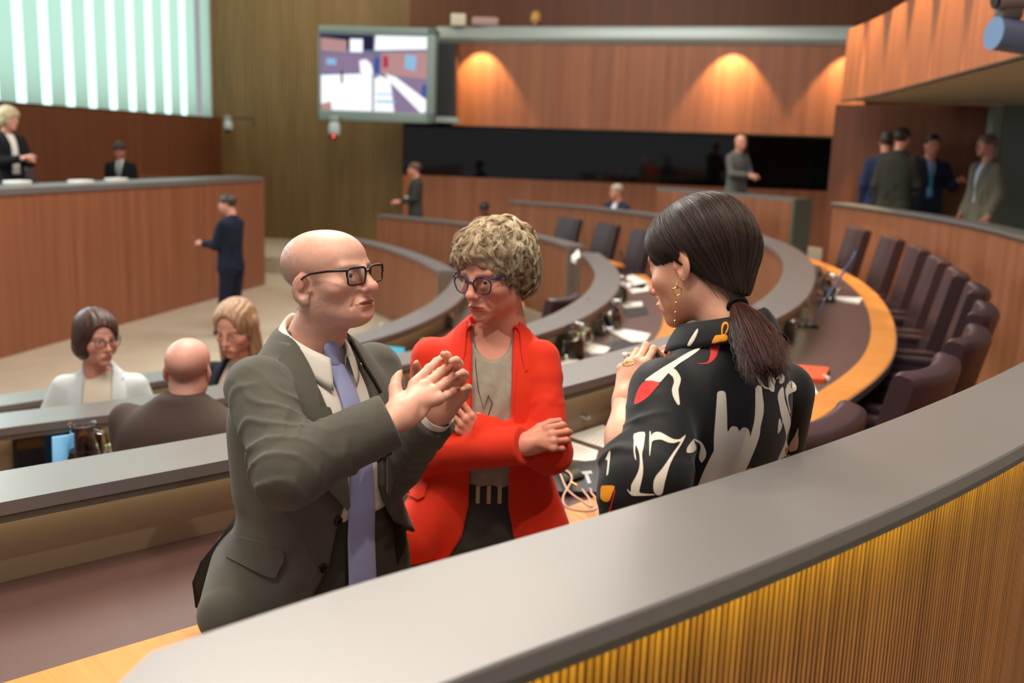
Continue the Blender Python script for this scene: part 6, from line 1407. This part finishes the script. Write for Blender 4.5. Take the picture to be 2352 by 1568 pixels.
# between man and red jacket: tablet and microphone on the inner row
p = on_z(902, 838, zdC); t = empty('tablet_computer', p, -.35); tag(t, 'tablet with a lit cyan screen standing between the man and the red jacket', 'tablet'); b = MB(); b.box((0, .02, .075), (.175, .008, .135), rx=-.25, bev=.003); b.obj('casing', PLAST, t); b = MB(); b.box((0, .0155, .0755), (.165, .002, .125), rx=-.25); b.obj('screen', glow('cyan_screen', (.12, .58, .72), 1.0), t); b = MB(); b.box((0, .06, .05), (.1, .006, .11), rx=.5); b.obj('stand', PLAST, t)
mic(852, 815, zdC, 878, 742, .28, 'white gooseneck microphone standing beside the lit tablet', mat('white_mic', (220, 218, 214), .4))
holder(RC, zCc, 890, .10, .06, 'clear name holder with lit edge above the lit tablet'); holder(RC, zCc, 962, .10, .06, 'clear name holder with lit edge left of the curly hair')
flat('yellow_pad', [(925, 818), (945, 812), (950, 822), (930, 828)], zdC, .02, mat('yellow_pad', (226, 190, 70), .6), 'small yellow pad beside the lit tablet, left of the red jacket', 'pad')
# middle row, right side: jugs, glasses, papers
jug(1312, 822, zdB, .23, 'glass water jug on the middle desk, closest to the red shoulder', .09); jug(1402, 755, zdB, .22, 'glass water jug in the middle of the cluttered desk', .09, -1); jug(1418, 690, zdB, .22, 'glass water jug at the far bend of the middle desk', .09)
for i, (x, y) in enumerate([(1345, 812), (1365, 765), (1378, 770), (1440, 700), (1425, 735)]): tumbler(x, y, zdB, .11, ['drinking glass right of the nearest jug on the middle desk', 'left of two drinking glasses beside the middle jug', 'right of two drinking glasses beside the middle jug', 'drinking glass beside the far jug, near the woman\'s nose', 'drinking glass between the middle jug and the far jug'][i])
b = MB(); q = on_z(1417, 728, zdB); b.box((q[0], q[1], zdB+.045), (.05, .035, .09), rz=.3, bev=.01); tag(b.obj('blue_carton', mat('blue_carton', (30, 70, 190), .4)), 'small bright blue carton between the glass jugs', 'carton')
for pts, lab in (([(1425, 640), (1452, 632), (1490, 650), (1478, 664), (1440, 662)], 'farthest white paper on the middle desk, beside the chair'), ([(1440, 660), (1486, 650), (1492, 668), (1452, 674)], 'second white paper from the far bend of the middle desk'), ([(1430, 697), (1474, 694), (1476, 703), (1434, 708)], 'narrow white paper lying on a dark folder, middle desk'), ([(1400, 762), (1412, 752), (1494, 768), (1482, 785), (1450, 786)], 'long white paper in front of the middle jug'), ([(1325, 795), (1345, 786), (1402, 800), (1390, 812), (1345, 815)], 'rumpled white paper right of the nearest jug'), ([(1268, 838), (1318, 822), (1330, 830), (1290, 850)], 'white paper against the ledge beside the red shoulder')):
    sheet_paper(pts, zdB, lab, .006)
sheet_paper([(1312, 600), (1328, 582), (1332, 600), (1322, 606)], zB+.001, 'small white card on the grey ledge tip of the middle desk', .05)
for pts, lab in (([(1432, 712), (1484, 706), (1490, 722), (1440, 730)], 'black folder with a narrow white paper, middle desk'), ([(1380, 795), (1440, 778), (1470, 790), (1410, 810)], 'black folder lying before the long white paper, middle desk')): flat('black_folder', pts, zdB, .005, PLAST, lab, 'folder', 'black folders on the desks')
for px, py, qx, qy, L_, lab in ((1277, 800, 1277, 728, .22, 'dark microphone standing behind the nearest jug'), (1352, 756, 1352, 690, .24, 'dark microphone standing left of the middle jug'), (1440, 650, 1428, 590, .35, 'microphone standing in front of the rightmost dark chair')): mic(px, py, zdB, qx, qy, L_, lab, PLAST)
for px, lab in ((1215, 'clear name holder with lit edge just above the red shoulder'), (1330, 'clear name holder with lit edge above the nearest jug'), (1390, 'clear name holder with lit edge above the middle jug')): holder(RB, zB, px, .16, .08, lab)
monitor(RB, zB, 1290, .2, .2, 'black desk monitor beside the nearest jug'); monitor(RB, zB, 1368, .2, .18, 'black desk monitor left of the middle jug')
# outer row, right side
sheet_paper([(1907, 690), (1915, 684), (1980, 687), (1974, 698)], zdA, 'white paper lying near the far end of the right-hand desk', .012, 0); sheet_paper([(1828, 882), (1868, 884), (1878, 905), (1826, 904)], zdA, 'white sheet beside the orange folder near the blouse', .004)
fo = flat('folder', [(1815, 845), (1903, 853), (1893, 880), (1815, 876)], zdA, .022, mat('orange_folder', (246, 92, 44), .5), 'bright orange folder on the brown desk beside the printed blouse', 'folder'); b = MB(); q = on_z(1897, 868, zdA+.011); b.box(q, (.012, .05, .024), rz=.4, bev=.003); b.obj('white_tab', PAPER, fo)
jug(1896, 690, zdA, .2, 'glass water jug at the far end of the right-hand desk', .075); jug(1800, 775, zdA, .19, 'glass water jug half hidden behind the ponytail', .07, -1)
for i, (x, y) in enumerate([(1885, 640), (1880, 655), (1905, 668), (1842, 750)]): tumbler(x, y, zdA, .12, ['farthest drinking glass at the end of the right-hand desk', 'second drinking glass at the end of the right-hand desk', 'drinking glass right beside the far jug', 'drinking glass on the desk right of the ponytail'][i])
for px, py, qx, qy, L_, lab in ((1868, 752, 1920, 655, .42, 'long bluish gooseneck microphone leaning over the right-hand desk'), (1905, 690, 1948, 612, .42, 'farther bluish gooseneck microphone leaning towards the chairs'), (1810, 770, 1838, 738, .14, 'short microphone right of the ponytail')): mic(px, py, zdA, qx, qy, L_, lab, mat('blue_grey_mic', (104, 122, 160), .35, .5))
holder(RA, zA, 1838, .2, .09, 'clear name holder with lit edge right of the ponytail'); holder(RA, zA, 1872, .2, .09, 'clear name holder with lit edge at the far end of the right-hand desk'); monitor(RA, zA, 1852, .1, .2, 'black desk monitor right of the ponytail')
# presidency ledge
for px, py, lab in ((60, 418, 'pale nameplate on the presidency ledge before the standing woman'), (205, 416, 'white papers on the presidency ledge, middle'), (285, 411, 'white card on the presidency ledge before the man in black')):
    q = on_z(px, py+6, 1.0); b = MB(); b.box((q[0]-.1, q[1], 1.022), (.16, .3, .04), rz=-.2, bev=.01); tag(b.obj('desk_card', PAPER), lab, 'paper', 'things on the presidency ledge')
# ================================================================== video screen and cameras
c00, c10 = at(735, 60, 18.9), at(1003, 62, 18.7); c01, c11 = at(735, 275, 18.9), at(1003, 282, 18.7)
cx_, cy_ = (c00[0]+c10[0])/2, (c00[1]+c10[1])/2; zc_ = (c00[2]+c01[2])/2; w_ = c10[0]-c00[0]; h_ = c00[2]-c01[2]; az_ = math.atan2(c10[1]-c00[1], w_)
t = empty('video_screen', (cx_, cy_, zc_), az_); tag(t, 'big wall screen in a grey frame showing a bright room, top centre-left', 'screen')
b = MB()
for c, d in (((0, .1, h_/2-.065), (w_, .5, .13)), ((0, .1, -h_/2+.09), (w_, .5, .18)), ((w_/2-.07, .1, 0), (.14, .5, h_)), ((-w_/2+.012, .1, 0), (.024, .5, h_))): b.box(c, d, bev=.01)
b.obj('frame', mat('grey_green_frame', (128, 146, 142), .45), t)
sw, sh_ = w_-.16, h_-.31
scx = -w_/2+.024+sw/2; scz = -h_/2+.18+sh_/2
b = MB(); S = MB(); q_ = lambda u, v: (scx-sw/2+u*sw, -.02, scz-sh_/2+v*sh_)
cols = [(250, 252, 255), (120, 124, 150), (196, 150, 150), (40, 40, 66), (150, 200, 235), (150, 128, 160), (70, 90, 170), (190, 60, 80)]
sm_ = [glow('screen_tone_%s' % k, c, 1.15 if i == 0 else .9) for i, (k, c) in enumerate(zip(('white', 'grey', 'pink', 'navy', 'sky', 'mauve', 'blue', 'crimson'), cols))]
def poly(pts, m, dy): S.add([(q_(u, v)[0], -.02-dy, q_(u, v)[2]) for u, v in pts], [list(range(len(pts)))], m)
poly([(0, 0), (1, 0), (1, 1), (0, 1)], 1, 0)
for pts, m, k in (([(.0, .80), (.49, .80), (.49, .99), (0, .99)], 3, 1), ([(.0, .78), (.24, .76), (.24, .92), (0, .95)], 2, 2), ([(.27, .77), (.39, .77), (.39, .94), (.27, .94)], 0, 3), ([(.0, .50), (.49, .50), (.49, .74), (0, .74)], 5, 1), ([(.05, .6), (.14, .6), (.14, .68), (.05, .68)], 4, 2), ([(.0, .0), (.48, .0), (.48, .50), (0, .46)], 0, 1), ([(.37, .50), (.49, .50), (.47, .62), (.42, .68), (.36, .66)], 0, 3), ([(.0, .0), (.1, .0), (.09, .12), (0, .08)], 2, 2), ([(.185, .36), (.205, .36), (.205, .52), (.185, .52)], 3, 2),
                  ([(.50, .80), (.99, .83), (.99, .99), (.51, .99)], 0, 1), ([(.56, .5), (1, .44), (1, .8), (.56, .77)], 2, 1), ([(.5, .0), (1, .0), (1, .45), (.5, .5)], 5, 1), ([(.5, .0), (.69, .0), (.65, .42), (.5, .5)], 0, 2), ([(.60, .5), (.70, .46), (1, .16), (1, .02), (.94, .0), (.66, .38)], 0, 3), ([(.78, .58), (.88, .54), (.89, .74), (.79, .76)], 4, 2), ([(.58, .58), (.63, .58), (.63, .72), (.58, .74)], 7, 2), ([(.5, .44), (.54, .44), (.55, .7), (.5, .7)], 6, 2), ([(.52, .12), (.7, .12), (.7, .15), (.52, .15)], 4, 4), ([(.52, .22), (.69, .22), (.69, .24), (.52, .24)], 4, 4), ([(.94, .22), (1, .2), (1, .38), (.95, .36)], 6, 3)): poly(pts, m, .002*k)
o = S.obj('picture', sm_, t, False, None)
b = MB(); b.box((scx, .02, scz), (sw+.02, .06, sh_+.02)); b.obj('panel', BLACK, t)
b = MB(); b.box((w_/2+.17, .35, -.1), (.32, .3, h_*.86)); b.obj('dark_rack', PLAST, t); b = MB(); b.box((w_/2+.2, .3, -h_/2+.08), (.4, .4, .1)); b.obj('bracket', GREY, t)
def cam_ball(px, py, Y, s, label, red=False, arm=None):
    p = at(px, py, Y); t = empty('surveillance_camera', p); tag(t, label, 'camera', 'room cameras'); b = MB(); b.box((0, 0, s*.55), (s*.5, s*.5, s*.35), bev=s*.06); b.obj('mount', GREY, t)
    b = MB(); b.lathe([(0, -s*.5), (s*.22, -s*.45), (s*.34, -s*.2), (s*.34, s*.1), (s*.26, s*.38), (0, s*.4)], (0, 0, 0), 20); b.obj('housing', mat('white_camera', (190, 196, 200), .35), t)
    b = MB(); b.lathe([(0, -s*.3), (s*.2, -s*.26), (s*.24, 0), (0, .01)], (0, -s*.1, -s*.3), 16); b.obj('lens', PLAST, t)
    if red: b = MB(); b.lathe([(0, -s*.09), (s*.09, 0), (0, s*.09)], (s*.02, -s*.36, -s*.42), 12); b.obj('red_lamp', glow('red_lamp', (1, .08, .04), 3), t)
    if arm: b = MB(); b.tube([(0, .1, s*.6), (arm[0], arm[1], s*.6), (arm[0], arm[1], 0)], s*.05, 8); b.obj('arm', PLAST, t)
jug(1024, 752, zdC, .2, 'glass water jug on the inner desk left of the red shoulder', .075)
cam_ball(768, 296, 18.6, .32, 'small camera with a red light hanging below the big screen', True); cam_ball(525, 288, 20.6, .26, 'small white camera on an arm at the end of the window', arm=(.42, .35))
p = at(2318, 55, 6.1); t = empty('ceiling_camera', p); tag(t, 'grey camera hanging in front of the side balcony, top right corner', 'camera'); b = MB(); b.tube([(-.085, 0, -.055), (.22, .05, -.075)], [.095, .10], 20); b.obj('base', mat('pale_blue_grey', (104, 124, 158), .3, .3), t); b = MB(); b.box((0, .02, .06), (.13, .12, .07), bev=.02); b.obj('yoke', mat('grey_dark', (84, 80, 80), .5), t); b = MB(); b.tube([(-.10, -.02, .13), (.2, .02, .17)], [.06, .075], 18); b.tube([(-.115, -.02, .128), (-.10, -.02, .13)], .05, 18, m=1); b.obj('head', [mat('grey_mid', (128, 120, 116), .45), PLAST], t)
b = MB(); b.tube([(.1, 0, .2), (.12, 0, 6.6-p[2])], .02, 10); b.obj('drop_rod', GREY, t)
# on the balcony rail
q = at(1053, 50, 19.5); b = MB(); b.box((q[0], q[1], 3.93), (.28, .2, .22), bev=.02); tag(b.obj('white_box', mat('cream_box', (206, 200, 178), .6)), 'cream box standing on the balcony rail, left of the pinkish one', 'box', 'boxes on the balcony rail')
q = at(1115, 50, 19.45); b = MB(); b.box((q[0], q[1], 3.91), (.5, .2, .16), bev=.04); tag(b.obj('pink_box', mat('pink_bundle', (170, 140, 136), .7)), 'pinkish bundle lying on the balcony rail right of the cream box', 'bundle', 'boxes on the balcony rail')
# ================================================================== camera, light
cd = bpy.data.cameras.new('camera'); cam = bpy.data.objects.new('camera', cd); COL.objects.link(cam)
R3 = Matrix(((_rt[0], _up[0], -_fw[0]), (_rt[1], _up[1], -_fw[1]), (_rt[2], _up[2], -_fw[2])))
cam.matrix_world = Matrix.Translation(CAM) @ R3.to_4x4()
cd.sensor_width = 36; cd.lens = FPX/IW*36; cd.clip_end = 100; cd.clip_start = .05
cd.dof.use_dof = True; cd.dof.focus_distance = 2.02; cd.dof.aperture_fstop = 3.0
SC.camera = cam
def area(name, loc, to, size, power, col=(1, .93, .85), sy=None, spread=None):
    l = bpy.data.lights.new(name, 'AREA'); l.size = size; l.energy = power; l.color = col
    if sy: l.shape = 'RECTANGLE'; l.size_y = sy
    if spread: l.spread = math.radians(spread)
    o = bpy.data.objects.new(name, l); o.location = loc; o.rotation_euler = (Vector(to)-Vector(loc)).to_track_quat('-Z', 'Y').to_euler(); COL.objects.link(o); return o
def spot(name, loc, to, power, ang=50, blend=.4, r=.06, col=(1, .86, .68)):
    l = bpy.data.lights.new(name, 'SPOT'); l.energy = power; l.spot_size = math.radians(ang); l.spot_blend = blend; l.shadow_soft_size = r; l.color = col
    o = bpy.data.objects.new(name, l); o.location = loc; o.rotation_euler = (Vector(to)-Vector(loc)).to_track_quat('-Z', 'Y').to_euler(); COL.objects.link(o); return o
area('ceiling_lamp', (-.5, 1.2, 6.3), (-.5, 3.0, 0), 3.5, 330)
area('ceiling_lamp', (-1.5, 8, 6.3), (-1.5, 8, 0), 4.5, 520)
area('ceiling_lamp', (1.0, 14.5, 6.3), (1.0, 14.5, 0), 4.5, 420)
area('ceiling_lamp', (-4.6, 19.0, 6.3), (-5.0, 22, 2.2), 3, 170, (1, .86, .6))  # added warm wash to brighten the back-left slatted wall, not a known fixture
area('hall_lamp', (-1.6, 5.2, 5.6), (.3, 2.0, 1.3), 2.2, 170, (1, .93, .84))  # added fill light aimed at the three front figures to brighten their faces
area('window_daylight', (-8.6, 9.5, 3.6), (0, 4.5, .6), 7, 430, (.82, .95, 1), 2.6)
spot('ceiling_spot', (1.8, .2, 5.6), (-.1, 2.3, .9), 260, 46, .4, .05)
spot('ceiling_spot', (-2.4, .2, 5.6), (-.1, 2.3, .9), 260, 46, .4, .05)
spot('ceiling_spot', (.2, 5.5, 5.8), (.4, 1.6, .9), 200, 50, .5, .06)
NB = normals(BB)
for f_ in (.08, .70, .97):
    i = int(f_*(len(BB)-1)); c = BB[i]; n = NB[i]; spot('balcony_spot', (c[0]+n[0]*.50, c[1]+n[1]*.50, 3.66), (c[0]-n[0]*.02, c[1]-n[1]*.02, 2.35), 330, 76, .35, .03, (1, .66, .28))
NQ = normals(QB)
for f_ in (.30, .42, .54, .65, .76, .87, .96):
    i = int(f_*(len(QB)-1)); c = QB[i]; n = NQ[i]*(-1 if NQ[i][0] > 0 else 1); spot('side_balcony_spot', (c[0]+n[0]*.28, c[1]+n[1]*.28, 3.95), (c[0]-n[0]*.02, c[1]-n[1]*.02, 2.6), 420, 40, .3, .02, (1, .64, .26))
w = bpy.data.worlds.new('world'); SC.world = w; w.use_nodes = True
w.node_tree.nodes['Background'].inputs[0].default_value = (.95, .93, 1, 1); w.node_tree.nodes['Background'].inputs[1].default_value = .36
vs = SC.view_settings; vs.view_transform = 'Standard'; vs.look = 'None'; vs.gamma = 1; vs.exposure = 0; vs.use_curve_mapping = False
SC.display_settings.display_device = 'sRGB'
cy = SC.cycles
cy.max_bounces = 6; cy.diffuse_bounces = 3; cy.glossy_bounces = 3; cy.transmission_bounces = 6; cy.transparent_max_bounces = 6
cy.caustics_reflective = False; cy.caustics_refractive = False; cy.use_adaptive_sampling = True; cy.adaptive_threshold = .1
